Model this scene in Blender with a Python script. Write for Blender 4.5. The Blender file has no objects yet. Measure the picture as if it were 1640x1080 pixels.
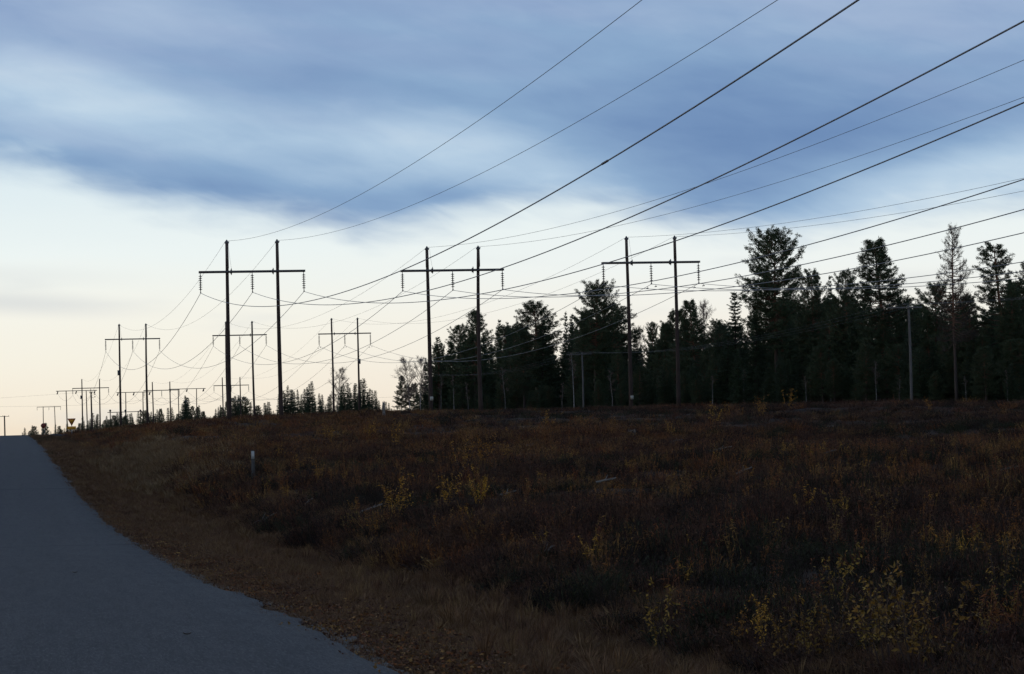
import bpy, math, random
import numpy as np
from mathutils import Matrix, Vector

R = math.radians
rng = np.random.default_rng(11)
random.seed(11)
sc = bpy.context.scene
col = sc.collection

# ------------------------------------------------------------------ camera (eye level is z = 0)
FOC, YAW, PIT, ROL = 4001.0, R(11.463), R(1.9070), R(1.494)
FW = np.array([math.sin(YAW) * math.cos(PIT), math.cos(YAW) * math.cos(PIT), math.sin(PIT)])
R0 = np.array([math.cos(YAW), -math.sin(YAW), 0.0])
U0 = np.cross(R0, FW)
RT = R0 * math.cos(ROL) - U0 * math.sin(ROL)
UP = R0 * math.sin(ROL) + U0 * math.cos(ROL)
cam_data = bpy.data.cameras.new('camera')
cam = bpy.data.objects.new('camera', cam_data)
col.objects.link(cam)
cam_data.sensor_width = 36.0
cam_data.sensor_fit = 'HORIZONTAL'
cam_data.lens = 36.0 * FOC / 1640.0
cam_data.clip_start = 0.1
cam_data.clip_end = 9000
cam.matrix_world = Matrix(((RT[0], UP[0], -FW[0], 0), (RT[1], UP[1], -FW[1], 0), (RT[2], UP[2], -FW[2], 0), (0, 0, 0, 1)))
sc.camera = cam


def ray(px, py):
    d = FW * FOC + RT * (px - 820.0) - UP * (py - 540.0)
    return d / np.linalg.norm(d)


def at_x(px, py, X):
    """point of the sight line where it meets the plane x = X"""
    d = ray(px, py)
    return d * (X / d[0])


def at_y(px, py, Y):
    d = ray(px, py)
    return d * (Y / d[1])


def to_px(p):
    p = np.asarray(p, float)
    dep = p @ FW
    return 820 + FOC * (p @ RT) / dep, 540 - FOC * (p @ UP) / dep


# ------------------------------------------------------------------ node helpers
class NT:
    def __init__(s, tree):
        s.t = tree
        s.n = tree.nodes
        s.l = tree.links

    def put(s, sock, v):
        if v is None:
            return
        if hasattr(v, 'is_output') or isinstance(v, bpy.types.NodeSocket):
            s.l.new(v, sock)
        else:
            sock.default_value = v

    def m(s, op, a, b=None, c=None, clamp=False):
        n = s.n.new('ShaderNodeMath')
        n.operation = op
        n.use_clamp = clamp
        for i, v in enumerate((a, b, c)):
            s.put(n.inputs[i], v)
        return n.outputs[0]

    def mix(s, f, a, b, blend='MIX'):
        n = s.n.new('ShaderNodeMix')
        n.data_type = 'RGBA'
        n.blend_type = blend
        s.put(n.inputs['Factor'], f)
        for k, v in ((6, a), (7, b)):
            if isinstance(v, tuple) and len(v) == 3:
                v = v + (1,)
            s.put(n.inputs[k], v)
        return n.outputs[2]

    def ramp(s, f, stops, interp='LINEAR'):
        n = s.n.new('ShaderNodeValToRGB')
        r = n.color_ramp
        r.interpolation = interp
        while len(r.elements) < len(stops):
            r.elements.new(0.5)
        for e, (p, c) in zip(r.elements, stops):
            e.position = p
            e.color = tuple(c) + (1,) if len(c) == 3 else c
        s.put(n.inputs[0], f)
        return n.outputs[0]

    def noise(s, vec, scale, detail=3, rough=0.55, dist=0.0):
        n = s.n.new('ShaderNodeTexNoise')
        s.put(n.inputs['Vector'], vec)
        n.inputs['Scale'].default_value = scale
        n.inputs['Detail'].default_value = detail
        n.inputs['Roughness'].default_value = rough
        n.inputs['Distortion'].default_value = dist
        return n.outputs['Fac']

    def maprange(s, v, a, b, c=0.0, d=1.0, smooth=True):
        n = s.n.new('ShaderNodeMapRange')
        n.interpolation_type = 'SMOOTHSTEP' if smooth else 'LINEAR'
        s.put(n.inputs[0], v)
        for i, q in enumerate((a, b, c, d)):
            n.inputs[1 + i].default_value = q
        return n.outputs[0]


# ------------------------------------------------------------------ world: evening sky with streaks of stratus
SUN_AZ, SUN_EL = R(-62), R(5)          # azimuth from +Y towards +X
world = bpy.data.worlds.new('World')
sc.world = world
world.use_nodes = True
w = NT(world.node_tree)
w.n.clear()
geo = w.n.new('ShaderNodeTexCoord')
sep = w.n.new('ShaderNodeSeparateXYZ')
w.l.new(geo.outputs['Generated'], sep.inputs[0])
DX, DY, DZ = sep.outputs
EL = w.m('MULTIPLY', w.m('ARCSINE', DZ), 57.2958)
AZ = w.m('SUBTRACT', w.m('MULTIPLY', w.m('ARCTAN2', DX, DY), 57.2958), math.degrees(YAW))   # degrees right of the road's view


def azel(px, py):
    d = ray(px, py)
    return math.degrees(math.atan2(d[0], d[1])) - math.degrees(YAW), math.degrees(math.asin(d[2]))


comb = w.n.new('ShaderNodeCombineXYZ')
w.put(comb.inputs[0], w.m('MULTIPLY', w.m('ADD', AZ, w.m('MULTIPLY', EL, 1.6)), 0.16))
w.put(comb.inputs[1], w.m('MULTIPLY', w.m('ADD', EL, w.m('MULTIPLY', AZ, 0.13)), 0.62))
w.put(comb.inputs[2], 3.7)
streak = w.m('SUBTRACT', w.noise(comb.outputs[0], 1.0, 3, 0.5), 0.5)
comb2 = w.n.new('ShaderNodeCombineXYZ')
w.put(comb2.inputs[0], w.m('MULTIPLY', AZ, 0.30))
w.put(comb2.inputs[1], w.m('MULTIPLY', EL, 1.5))
w.put(comb2.inputs[2], 9.1)
fine = w.m('SUBTRACT', w.noise(comb2.outputs[0], 1.0, 2.5, 0.5), 0.5)

comb3 = w.n.new('ShaderNodeCombineXYZ')
w.put(comb3.inputs[0], w.m('MULTIPLY', w.m('ADD', AZ, EL), 0.75))
w.put(comb3.inputs[1], w.m('MULTIPLY', w.m('ADD', EL, w.m('MULTIPLY', AZ, 0.10)), 1.9))
w.put(comb3.inputs[2], 5.3)
mottle = w.m('SUBTRACT', w.noise(comb3.outputs[0], 1.0, 4, 0.55, 0.35), 0.5)

# lower edge of the cloud deck: elevation as a function of azimuth
edge_px = [(-900, 300), (-400, 250), (0, 262), (200, 318), (350, 345), (500, 352), (590, 377), (680, 362), (820, 330), (950, 332), (1050, 350),
           (1150, 372), (1270, 376), (1330, 362), (1450, 335), (1640, 320), (2100, 300), (2600, 260)]
fc = w.n.new('ShaderNodeFloatCurve')
cur = fc.mapping.curves[0]
pts = []
for x, y in edge_px:
    a, e = azel(x, y)
    pts.append(((a + 26) / 56.0, e / 10.0))
pts = [(0.0, 0.5)] + pts + [(1.0, 0.5)]
cur.points[0].location = pts[0]
cur.points[1].location = pts[-1]
for p in pts[1:-1]:
    cur.points.new(*p)
fc.mapping.update()
w.put(fc.inputs['Value'], w.m('DIVIDE', w.m('ADD', AZ, 26.0), 56.0, clamp=True))
deck_el = w.m('MULTIPLY', fc.outputs[0], 10.0)
below = w.m('SUBTRACT', deck_el, EL)
below = w.m('ADD', below, w.m('ADD', w.m('MULTIPLY', fine, 0.8), w.m('MULTIPLY', mottle, 0.55)))
S = w.maprange(below, -0.62, 0.52)


AE = w.n.new('ShaderNodeCombineXYZ')
w.put(AE.inputs[0], AZ)
w.put(AE.inputs[1], EL)


def blob(px, py, sx, sy, amp, rot=0.0):
    """soft streak of thicker or thinner cloud"""
    a, e = azel(px, py)
    mp = w.n.new('ShaderNodeMapping')
    mp.vector_type = 'TEXTURE'
    mp.inputs['Location'].default_value = (a, e, 0)
    mp.inputs['Rotation'].default_value = (0, 0, R(-rot))
    mp.inputs['Scale'].default_value = (sx / 69.8 * 2.3, sy / 69.8 * 2.3, 1)
    w.l.new(AE.outputs[0], mp.inputs[0])
    gr = w.n.new('ShaderNodeTexGradient')
    gr.gradient_type = 'SPHERICAL'
    w.l.new(mp.outputs[0], gr.inputs[0])
    return w.maprange(gr.outputs['Fac'], 0.0, 1.0, 0.0, amp * (.72 if abs(amp) < .5 else 1.0))


B = w.m('ADD', 0.43, w.m('MULTIPLY', streak, 0.22))
B = w.m('ADD', B, w.m('ADD', w.m('MULTIPLY', fine, 0.16), w.m('MULTIPLY', mottle, 0.15)))
for args in [(110, 160, 190, 55, .36, 12), (40, 95, 90, 30, .12, 10), (520, 205, 220, 40, .20, 8), (780, 240, 170, 40, .26, 6), (480, 290, 90, 24, .12, 10),
             (250, 25, 130, 40, .20, 15), (930, 292, 130, 22, .22, 4), (1540, 278, 190, 36, .40, -8), (1380, 350, 150, 24, .16, -6), (1400, 10, 300, 40, .07, 0),
             (430, 130, 170, 60, -.15, 10), (250, 268, 180, 30, -.19, 14), (560, 348, 120, 28, -.14, 8), (1190, 225, 260, 75, -.30, -4),
             (1010, 130, 240, 60, -.04, 0), (1190, 318, 90, 26, -.08, 0), (20, 60, 130, 34, -.06, 10), (1560, 180, 160, 50, -.08, -6)]:
    B = w.m('ADD', B, blob(*args))
deck = w.ramp(B, [(0.0, (.115, .212, .42)), (.22, (.175, .290, .50)), (.42, (.262, .405, .605)), (.62, (.44, .59, .75)), (.85, (.69, .81, .885)), (1.0, (.84, .92, .95))])
# clear air under the deck
EN = w.m('DIVIDE', w.m('ADD', EL, w.m('MULTIPLY', fine, 0.35)), 10.0, clamp=True)
clear_left = w.ramp(EN, [(0.0, (.97, .84, .67)), (.05, (.995, .905, .755)), (.15, (1.0, .96, .84)), (.27, (.985, .98, .90)), (.40, (.91, .985, .985)), (.6, (.76, .89, .96)), (1.0, (.45, .60, .82))])
clear_right = w.ramp(EN, [(0.0, (.95, .80, .65)), (.08, (.985, .88, .755)), (.22, (.985, .955, .87)), (.34, (.94, .985, .97)), (.5, (.86, .96, .985)), (.7, (.72, .85, .94)), (1.0, (.45, .60, .82))])
clear = w.mix(w.maprange(AZ, -9.0, 4.0), clear_left, clear_right)
# thin grey wisps low in the clear band
wisp = w.m('ADD', blob(20, 485, 130, 13, .55, 4), blob(-60, 440, 160, 12, .35, 2))
wisp = w.m('ADD', wisp, w.maprange(w.m('ADD', streak, fine), 0.10, 0.5, 0.0, 0.35))
clear = w.mix(w.m('MINIMUM', wisp, 0.7), clear, (.66, .70, .74))
# the physical dusk sky underneath lends its glow round the sun's side
sky = w.n.new('ShaderNodeTexSky')
sky.sky_type = 'NISHITA'
sky.sun_disc = False
sky.sun_elevation = SUN_EL
sky.sun_rotation = SUN_AZ
sky.altitude = 100
sky.air_density = 1.0
sky.dust_density = 1.5
nish = w.mix(1.0, sky.outputs[0], (.10, .10, .10), 'MULTIPLY')
clear = w.mix(0.10, clear, nish)
lav = w.maprange(w.m('ADD', w.m('MULTIPLY', EL, .09), streak), .50, 1.0, 0.0, .38)
deck = w.mix(lav, deck, (.30, .36, .575))
above = w.maprange(EL, 9.0, 40.0)
deck_hi = w.mix(0.25, w.mix(w.m('ADD', 0.5, streak), (.155, .235, .41), (.29, .39, .57)), nish)
deck = w.mix(above, deck, deck_hi)
final = w.mix(S, deck, clear)
bg = w.n.new('ShaderNodeBackground')
w.put(bg.inputs[0], final)
bg.inputs[1].default_value = 1.0
wo = w.n.new('ShaderNodeOutputWorld')
w.l.new(bg.outputs[0], wo.inputs[0])
world.cycles.sampling_method = 'NONE'
world.cycles.sample_map_resolution = 1024

sun_data = bpy.data.lights.new('sun', 'SUN')
sun_data.energy = 0.22
sun_data.angle = R(14)
sun_data.color = (1.0, .80, .62)
sun = bpy.data.objects.new('sun', sun_data)
col.objects.link(sun)
sd = Vector((math.sin(SUN_AZ) * math.cos(SUN_EL), math.cos(SUN_AZ) * math.cos(SUN_EL), math.sin(SUN_EL)))
sun.rotation_euler = sd.to_track_quat('Z', 'Y').to_euler()
sun.location = (-40, 0, 30)

vs = sc.view_settings
vs.view_transform = 'Standard'
vs.look = 'None'
vs.exposure = 0.0
vs.gamma = 1.0
vs.use_curve_mapping = False
sc.cycles.use_adaptive_sampling = True
sc.cycles.adaptive_threshold = 0.02
sc.cycles.max_bounces = 2
sc.cycles.diffuse_bounces = 1
sc.cycles.glossy_bounces = 1
sc.cycles.transparent_max_bounces = 4


# ------------------------------------------------------------------ materials
def material(name, base, var=None, scale=4.0, rough=.85, spec=.25, island=0.0, objvar=0.0, bump=0.0, metal=0.0, coord='Object', stretch=None):
    mt = bpy.data.materials.new(name)
    mt.use_nodes = True
    k = NT(mt.node_tree)
    k.n.clear()
    out = k.n.new('ShaderNodeOutputMaterial')
    bs = k.n.new('ShaderNodeBsdfPrincipled')
    k.l.new(bs.outputs[0], out.inputs[0])
    bs.inputs['Roughness'].default_value = rough
    bs.inputs['Specular IOR Level'].default_value = spec
    bs.inputs['Metallic'].default_value = metal
    tc = k.n.new('ShaderNodeTexCoord')
    vec = tc.outputs[coord]
    if stretch:
        mp = k.n.new('ShaderNodeMapping')
        mp.inputs['Scale'].default_value = stretch
        k.l.new(vec, mp.inputs[0])
        vec = mp.outputs[0]
    c = tuple(base) + (1,)
    nz = None
    if var:
        nz = k.noise(vec, scale, 5, .6)
        c = k.mix(k.maprange(nz, .3, .7), tuple(base), tuple(var))
    if island:
        g = k.n.new('ShaderNodeNewGeometry')
        f = k.m('ADD', 1 - island, k.m('MULTIPLY', g.outputs['Random Per Island'], 2 * island))
        hs = k.n.new('ShaderNodeHueSaturation')
        k.put(hs.inputs['Value'], f)
        k.put(hs.inputs['Color'], c)
        c = hs.outputs[0]
    if objvar:
        oi = k.n.new('ShaderNodeObjectInfo')
        f = k.m('ADD', 1 - objvar, k.m('MULTIPLY', oi.outputs['Random'], 2 * objvar))
        hs = k.n.new('ShaderNodeHueSaturation')
        k.put(hs.inputs['Value'], f)
        k.put(hs.inputs['Hue'], k.m('ADD', .5 - objvar * .04, k.m('MULTIPLY', oi.outputs['Random'], objvar * .08)))
        k.put(hs.inputs['Color'], c)
        c = hs.outputs[0]
    k.put(bs.inputs['Base Color'], c)
    if bump:
        bn = k.n.new('ShaderNodeBump')
        bn.inputs['Strength'].default_value = bump
        bn.inputs['Distance'].default_value = .03
        k.put(bn.inputs['Height'], nz if nz is not None else k.noise(vec, scale, 5, .6))
        k.l.new(bn.outputs[0], bs.inputs['Normal'])
    return mt


M = {}
M['pole'] = material('tarred_wood', (.036, .022, .017), (.062, .040, .031), 3.0, .8, .3, bump=.4, stretch=(6, 6, .35))
M['pole_top'] = material('weathered_wood', (.105, .082, .070), (.07, .052, .042), 3.0, .85, .25, bump=.4, stretch=(6, 6, .35))
M['greywood'] = material('grey_wood', (.165, .155, .142), (.105, .096, .088), 2.0, .85, .25, objvar=.12, bump=.4, stretch=(8, 8, .5))
M['steel'] = material('galvanised_steel', (.10, .095, .095), (.065, .060, .060), 5.0, .55, .5, metal=.3)
M['insulator'] = material('brown_porcelain', (.030, .022, .020), None, 4, .25, .5)
M['aluminium'] = material('aluminium_strand', (.20, .205, .215), (.15, .155, .165), 2, .5, .5, metal=.5)
M['steelwire'] = material('steel_strand', (.13, .13, .135), None, 2, .6, .4, metal=.4)
M['plate'] = material('pale_plate', (.50, .46, .38), (.35, .31, .25), 9, .6, .4)
M['box'] = material('grey_box', (.12, .115, .11), None, 9, .6, .4)
M['yellow'] = material('sign_yellow', (.78, .36, .03), (.68, .30, .02), 6, .5, .4)
M['red'] = material('sign_red', (.30, .03, .02), (.22, .025, .02), 6, .5, .4)
M['signdark'] = material('sign_dark_red', (.20, .045, .03), None, 6, .5, .4)
M['signpost'] = material('bare_metal_post', (.34, .33, .32), None, 6, .55, .4)
M['postgrey'] = material('post_grey', (.085, .08, .073), (.06, .056, .052), 6, .7, .3)
M['signback'] = material('sign_grey', (.14, .14, .145), None, 6, .5, .4, metal=.3)
M['white'] = material('white_plastic', (.46, .46, .45), (.38, .38, .36), 8, .5, .4)
M['needle_pine'] = material('pine_needles', (.048, .068, .032), (.070, .088, .040), .9, .7, .25, island=.35, objvar=.15)
M['needle_spruce'] = material('spruce_needles', (.034, .054, .026), (.052, .072, .034), .9, .7, .25, island=.35, objvar=.18)
M['needle_dry'] = material('fading_needles', (.060, .046, .034), (.045, .040, .028), .9, .7, .25, island=.35)
M['birch_bark'] = material('birch_bark', (.34, .32, .30), (.16, .14, .13), 3, .8, .3, stretch=(2, 2, 1.2), objvar=.15)
M['birch_twig'] = material('birch_twigs', (.21, .140, .115), (.16, .11, .09), 2, .8, .3, objvar=.1)
M['spruce_bark'] = material('spruce_bark', (.075, .058, .048), (.05, .038, .032), 4, .9, .2, objvar=.15)
M['dead_wood'] = material('bleached_wood', (.21, .19, .165), (.13, .115, .10), 5, .85, .25, objvar=.2)
M['heath_red'] = material('heath_red', (.108, .052, .031), (.064, .032, .021), 2, .85, .15, island=.5, objvar=.30)
M['heath_dark'] = material('heath_dark', (.034, .021, .016), (.024, .018, .013), 2, .85, .15, island=.5, objvar=.3)
M['heath_orange'] = material('heath_orange', (.25, .130, .042), (.165, .080, .030), 2, .85, .15, island=.5, objvar=.3)
M['grass_tan'] = material('dry_grass', (.200, .108, .048), (.135, .072, .034), 2, .85, .15, island=.4, objvar=.3)
M['grass_pale'] = material('pale_grass', (.27, .175, .092), (.19, .12, .062), 2, .85, .15, island=.35, objvar=.25)
M['grass_brown'] = material('brown_grass', (.165, .088, .046), (.105, .058, .033), 2, .85, .15, island=.4, objvar=.3)
M['grass_green'] = material('dark_green_moss', (.036, .038, .018), (.028, .028, .014), 2, .85, .15, island=.4, objvar=.3)
M['leaf_yellow'] = material('yellow_leaves', (.40, .195, .022), (.27, .115, .018), 3, .7, .25, island=.45, objvar=.25)
M['leaf_olive'] = material('olive_leaves', (.175, .105, .020), (.25, .125, .020), 3, .7, .25, island=.45, objvar=.25)
M['leaf_rust'] = material('rust_leaves', (.22, .080, .022), (.14, .046, .018), 3, .75, .2, island=.5, objvar=.25)
M['stem'] = material('brown_stems', (.058, .036, .028), None, 3, .85, .2, objvar=.3)

# pine bark: grey-brown plates low down, flaky orange higher up the stem
mt = bpy.data.materials.new('pine_bark')
mt.use_nodes = True
k = NT(mt.node_tree)
bs = k.n['Principled BSDF']
tc = k.n.new('ShaderNodeTexCoord')
sp = k.n.new('ShaderNodeSeparateXYZ')
k.l.new(tc.outputs['Generated'], sp.inputs[0])
nz = k.noise(tc.outputs['Object'], 2.2, 5, .65)
hh = k.m('ADD', sp.outputs[2], k.m('MULTIPLY', k.m('SUBTRACT', nz, .5), .35))
k.put(bs.inputs['Base Color'], k.ramp(hh, [(.1, (.055, .042, .036)), (.35, (.075, .048, .034)), (.55, (.17, .080, .042)), (1, (.15, .072, .04))]))
bs.inputs['Roughness'].default_value = .9
bn = k.n.new('ShaderNodeBump')
bn.inputs['Strength'].default_value = .5
k.put(bn.inputs['Height'], nz)
k.l.new(bn.outputs[0], bs.inputs['Normal'])
M['pine_bark'] = mt

# heath soil
mt = bpy.data.materials.new('heath_ground')
mt.use_nodes = True
k = NT(mt.node_tree)
bs = k.n['Principled BSDF']
tc = k.n.new('ShaderNodeTexCoord')
o = tc.outputs['Object']
n1 = k.noise(o, .22, 5, .6)
n2 = k.noise(o, 1.6, 6, .65)
n3 = k.noise(o, 14, 4, .7)
c = k.mix(k.maprange(n1, .38, .62), (.040, .024, .017), (.058, .033, .021))
c = k.mix(k.maprange(n2, .45, .7), c, (.030, .024, .016))
c = k.mix(k.maprange(n3, .5, .72), c, (.080, .054, .033))
k.put(bs.inputs['Base Color'], c)
bs.inputs['Roughness'].default_value = .95
bs.inputs['Specular IOR Level'].default_value = .1
bn = k.n.new('ShaderNodeBump')
bn.inputs['Strength'].default_value = .8
bn.inputs['Distance'].default_value = .08
k.put(bn.inputs['Height'], k.m('ADD', n2, k.m('MULTIPLY', n3, .4)))
k.l.new(bn.outputs[0], bs.inputs['Normal'])
M['ground'] = mt

# worn asphalt
mt = bpy.data.materials.new('asphalt')
mt.use_nodes = True
k = NT(mt.node_tree)
bs = k.n['Principled BSDF']
tc = k.n.new('ShaderNodeTexCoord')
o = tc.outputs['Object']
n1 = k.noise(o, .30, 4, .6)
n2 = k.noise(o, 32, 3, .7)
n3 = k.noise(o, 110, 2, .6)
mp = k.n.new('ShaderNodeMapping')
mp.inputs['Scale'].default_value = (1.6, .05, 1)
k.l.new(o, mp.inputs[0])
n4 = k.noise(mp.outputs[0], 1.0, 3, .6)
c = k.mix(k.maprange(n1, .3, .7), (.038, .034, .034), (.052, .047, .046))
c = k.mix(k.maprange(n4, .35, .7), c, (.027, .025, .026))
c = k.mix(k.maprange(n2, .48, .66), c, (.068, .062, .060))
mp2 = k.n.new('ShaderNodeMapping')
mp2.inputs['Scale'].default_value = (1, .10, 1)
k.l.new(o, mp2.inputs[0])
n5 = k.noise(mp2.outputs[0], 55, 3, .75)
n6 = k.noise(mp2.outputs[0], 9, 4, .7)
c = k.mix(k.maprange(n6, .40, .62), c, k.mix(1.0, c, (.62, .61, .62), 'MULTIPLY'))
c = k.mix(k.maprange(n5, .52, .66), c, (.082, .075, .073))
c = k.mix(k.maprange(n5, .46, .36), c, (.015, .014, .014))
c = k.mix(k.maprange(n3, .58, .70), c, (.16, .15, .145))
c = k.mix(k.maprange(n3, .44, .30), c, (.017, .016, .016))
SEAMS = ((50.2, .20), (93.5, .4), (128.0, .3))
# tar-filled joint straight across the carriageway and thin wandering cracks
sp = k.n.new('ShaderNodeSeparateXYZ')
k.l.new(o, sp.inputs[0])
wob = k.m('MULTIPLY', k.m('SUBTRACT', k.noise(o, 1.3, 3, .6), .5), .5)
for yy, wd in SEAMS:
    dd = k.m('ABSOLUTE', k.m('ADD', k.m('SUBTRACT', sp.outputs[1], yy), wob))
    c = k.mix(k.maprange(dd, wd, wd * .4), c, (.020, .020, .021))
vor = k.n.new('ShaderNodeTexVoronoi')
vor.feature = 'DISTANCE_TO_EDGE'
vor.inputs['Scale'].default_value = .16
k.l.new(o, vor.inputs['Vector'])
ck = k.m('ADD', vor.outputs['Distance'], k.m('MULTIPLY', k.m('SUBTRACT', k.noise(o, 4, 4, .6), .5), .02))
c = k.mix(k.m('MULTIPLY', k.maprange(ck, .004, .001), .45), c, (.022, .022, .023))
k.put(bs.inputs['Base Color'], c)
bs.inputs['Roughness'].default_value = .82
bs.inputs['Specular IOR Level'].default_value = .35
bn = k.n.new('ShaderNodeBump')
bn.inputs['Strength'].default_value = .5
bn.inputs['Distance'].default_value = .01
k.put(bn.inputs['Height'], k.m('ADD', n2, n3))
k.l.new(bn.outputs[0], bs.inputs['Normal'])
M['asphalt'] = mt
M['gravel'] = material('gravel_edge', (.105, .095, .085), (.17, .155, .135), 25, .95, .2, bump=.8)


# ------------------------------------------------------------------ mesh helpers
class G:
    """collects vertices, triangles and quads; build() links them as one mesh object"""
    def __init__(s):
        s.v, s.t, s.q, s.n = [], [], [], 0

    def add(s, v, t=None, q=None):
        v = np.asarray(v, float).reshape(-1, 3)
        if t is not None and len(t):
            s.t.append(np.asarray(t, int).reshape(-1, 3) + s.n)
        if q is not None and len(q):
            s.q.append(np.asarray(q, int).reshape(-1, 4) + s.n)
        s.v.append(v)
        s.n += len(v)

    def tube(s, P, rad, sides=8, cap=True):
        P = np.asarray(P, float)
        n = len(P)
        rad = np.broadcast_to(np.asarray(rad, float), (n,))
        T = np.gradient(P, axis=0)
        T /= np.linalg.norm(T, axis=1)[:, None] + 1e-12
        ref = np.array([0, 0, 1.]) if abs(T[0][2]) < .9 else np.array([1., 0, 0])
        A = np.cross(T, ref)
        A /= np.linalg.norm(A, axis=1)[:, None] + 1e-12
        Bn = np.cross(T, A)
        ang = np.arange(sides) * 2 * math.pi / sides
        ring = P[:, None, :] + rad[:, None, None] * (np.cos(ang)[None, :, None] * A[:, None, :] + np.sin(ang)[None, :, None] * Bn[:, None, :])
        i = np.arange(n - 1)[:, None] * sides
        j = np.arange(sides)[None, :]
        j2 = (j + 1) % sides
        q = np.stack([i + j, i + j2, i + sides + j2, i + sides + j], -1).reshape(-1, 4)
        t = []
        if cap and sides > 3:
            for b, fl in ((0, 1), ((n - 1) * sides, 0)):
                for a in range(1, sides - 1):
                    t.append((b, b + a + 1, b + a) if fl else (b, b + a, b + a + 1))
        s.add(ring.reshape(-1, 3), t, q)

    def box(s, c, h, rot=None):
        c = np.asarray(c, float)
        v = np.array([(x, y, z) for x in (-1, 1) for y in (-1, 1) for z in (-1, 1)], float) * np.asarray(h, float)
        if rot is not None:
            v = v @ np.array(rot).T
        s.add(v + c, None, [(0, 1, 3, 2), (4, 6, 7, 5), (0, 4, 5, 1), (2, 3, 7, 6), (0, 2, 6, 4), (1, 5, 7, 3)])

    def prism(s, poly, y0, y1):
        """outline in x,z pushed along y"""
        n = len(poly)
        v = [(x, y0, z) for x, z in poly] + [(x, y1, z) for x, z in poly]
        q = [(i, (i + 1) % n, n + (i + 1) % n, n + i) for i in range(n)]
        t = [(0, a + 1, a) for a in range(1, n - 1)] + [(n, n + a, n + a + 1) for a in range(1, n - 1)]
        s.add(v, t, q)

    def blades(s, C, D, L, W, bend=0.0, r=None):
        """one thin triangle each"""
        r = r or rng
        C = np.asarray(C, float)
        D = np.asarray(D, float)
        n = len(C)
        D = D / (np.linalg.norm(D, axis=1)[:, None] + 1e-9)
        Q = r.normal(size=(n, 3))
        Sd = np.cross(D, Q)
        Sd /= np.linalg.norm(Sd, axis=1)[:, None] + 1e-9
        L = np.broadcast_to(L, (n,))[:, None]
        W = np.broadcast_to(W, (n,))[:, None]
        v = np.stack([C - Sd * W * .5, C + Sd * W * .5, C + D * L], 1).reshape(-1, 3)
        s.add(v, np.arange(3 * n).reshape(-1, 3))

    def leaves(s, C, D, L, W, r=None):
        """pointed oval leaves, four triangles' worth: two folded quads"""
        r = r or rng
        C = np.asarray(C, float)
        n = len(C)
        D = D / (np.linalg.norm(D, axis=1)[:, None] + 1e-9)
        Sd = np.cross(D, r.normal(size=(n, 3)))
        Sd /= np.linalg.norm(Sd, axis=1)[:, None] + 1e-9
        Nn = np.cross(D, Sd)
        L = np.broadcast_to(L, (n,))[:, None]
        W = np.broadcast_to(W, (n,))[:, None]
        a, b = C, C + D * L
        m1 = C + D * L * .42 + Sd * W * .5 + Nn * W * .15
        m2 = C + D * L * .42 - Sd * W * .5 + Nn * W * .15
        v = np.stack([a, m1, b, m2], 1).reshape(-1, 3)
        i = np.arange(n)[:, None] * 4
        s.add(v, np.concatenate([i + np.array([0, 1, 2]), i + np.array([0, 2, 3])]))

    def mesh(s, name, mat=None, smooth=False):
        me = bpy.data.meshes.new(name)
        V = np.concatenate(s.v)
        T = np.concatenate(s.t) if s.t else np.zeros((0, 3), int)
        Q = np.concatenate(s.q) if s.q else np.zeros((0, 4), int)
        me.vertices.add(len(V))
        me.vertices.foreach_set('co', V.ravel())
        me.loops.add(T.size + Q.size)
        me.loops.foreach_set('vertex_index', np.concatenate([T.ravel(), Q.ravel()]).astype(np.int32))
        me.polygons.add(len(T) + len(Q))
        st = np.concatenate([np.arange(len(T)) * 3, T.size + np.arange(len(Q)) * 4]).astype(np.int32)
        me.polygons.foreach_set('loop_start', st)
        if smooth:
            me.polygons.foreach_set('use_smooth', np.ones(len(T) + len(Q), bool))
        me.update(calc_edges=True)
        me.validate()
        if mat:
            me.materials.append(M[mat] if isinstance(mat, str) else mat)
        return me

    def build(s, name, mat, parent=None, smooth=False):
        return link(name, s.mesh(name, mat, smooth), parent)


def link(name, data, parent=None, loc=None):
    ob = bpy.data.objects.new(name, data)
    col.objects.link(ob)
    if parent is not None:
        ob.parent = parent
    if loc is not None:
        ob.location = loc
    return ob


def tag(ob, label=None, cat=None, group=None, kind=None):
    for kk, v in (('label', label), ('category', cat), ('group', group), ('kind', kind)):
        if v:
            ob[kk] = v
    return ob


def thing(name, label, cat, loc, rotz=0, group=None, scale=None):
    ob = link(name, None, None, loc)
    ob.rotation_euler = (0, 0, rotz)
    ob.empty_display_size = .3
    if scale is not None:
        ob.scale = scale
    return tag(ob, label, cat, group)


# ------------------------------------------------------------------ terrain
def vnoise(x, y, seed=0):
    x = np.asarray(x, float)
    y = np.asarray(y, float)
    xi, yi = np.floor(x).astype(np.int64), np.floor(y).astype(np.int64)
    fx, fy = x - xi, y - yi
    fx, fy = fx * fx * (3 - 2 * fx), fy * fy * (3 - 2 * fy)

    def h(a, b):
        q = (a * 374761393 + b * 668265263 + seed * 1442695041) & 0x7fffffff
        q = ((q ^ (q >> 13)) * 1274126177) & 0x7fffffff
        return ((q ^ (q >> 16)) & 0xffff) / 65535.0 - .5
    return (h(xi, yi) * (1 - fx) + h(xi + 1, yi) * fx) * (1 - fy) + (h(xi, yi + 1) * (1 - fx) + h(xi + 1, yi + 1) * fx) * fy


def sstep(a, b, x):
    t = np.clip((x - a) / (b - a), 0, 1)
    return t * t * (3 - 2 * t)


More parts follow.
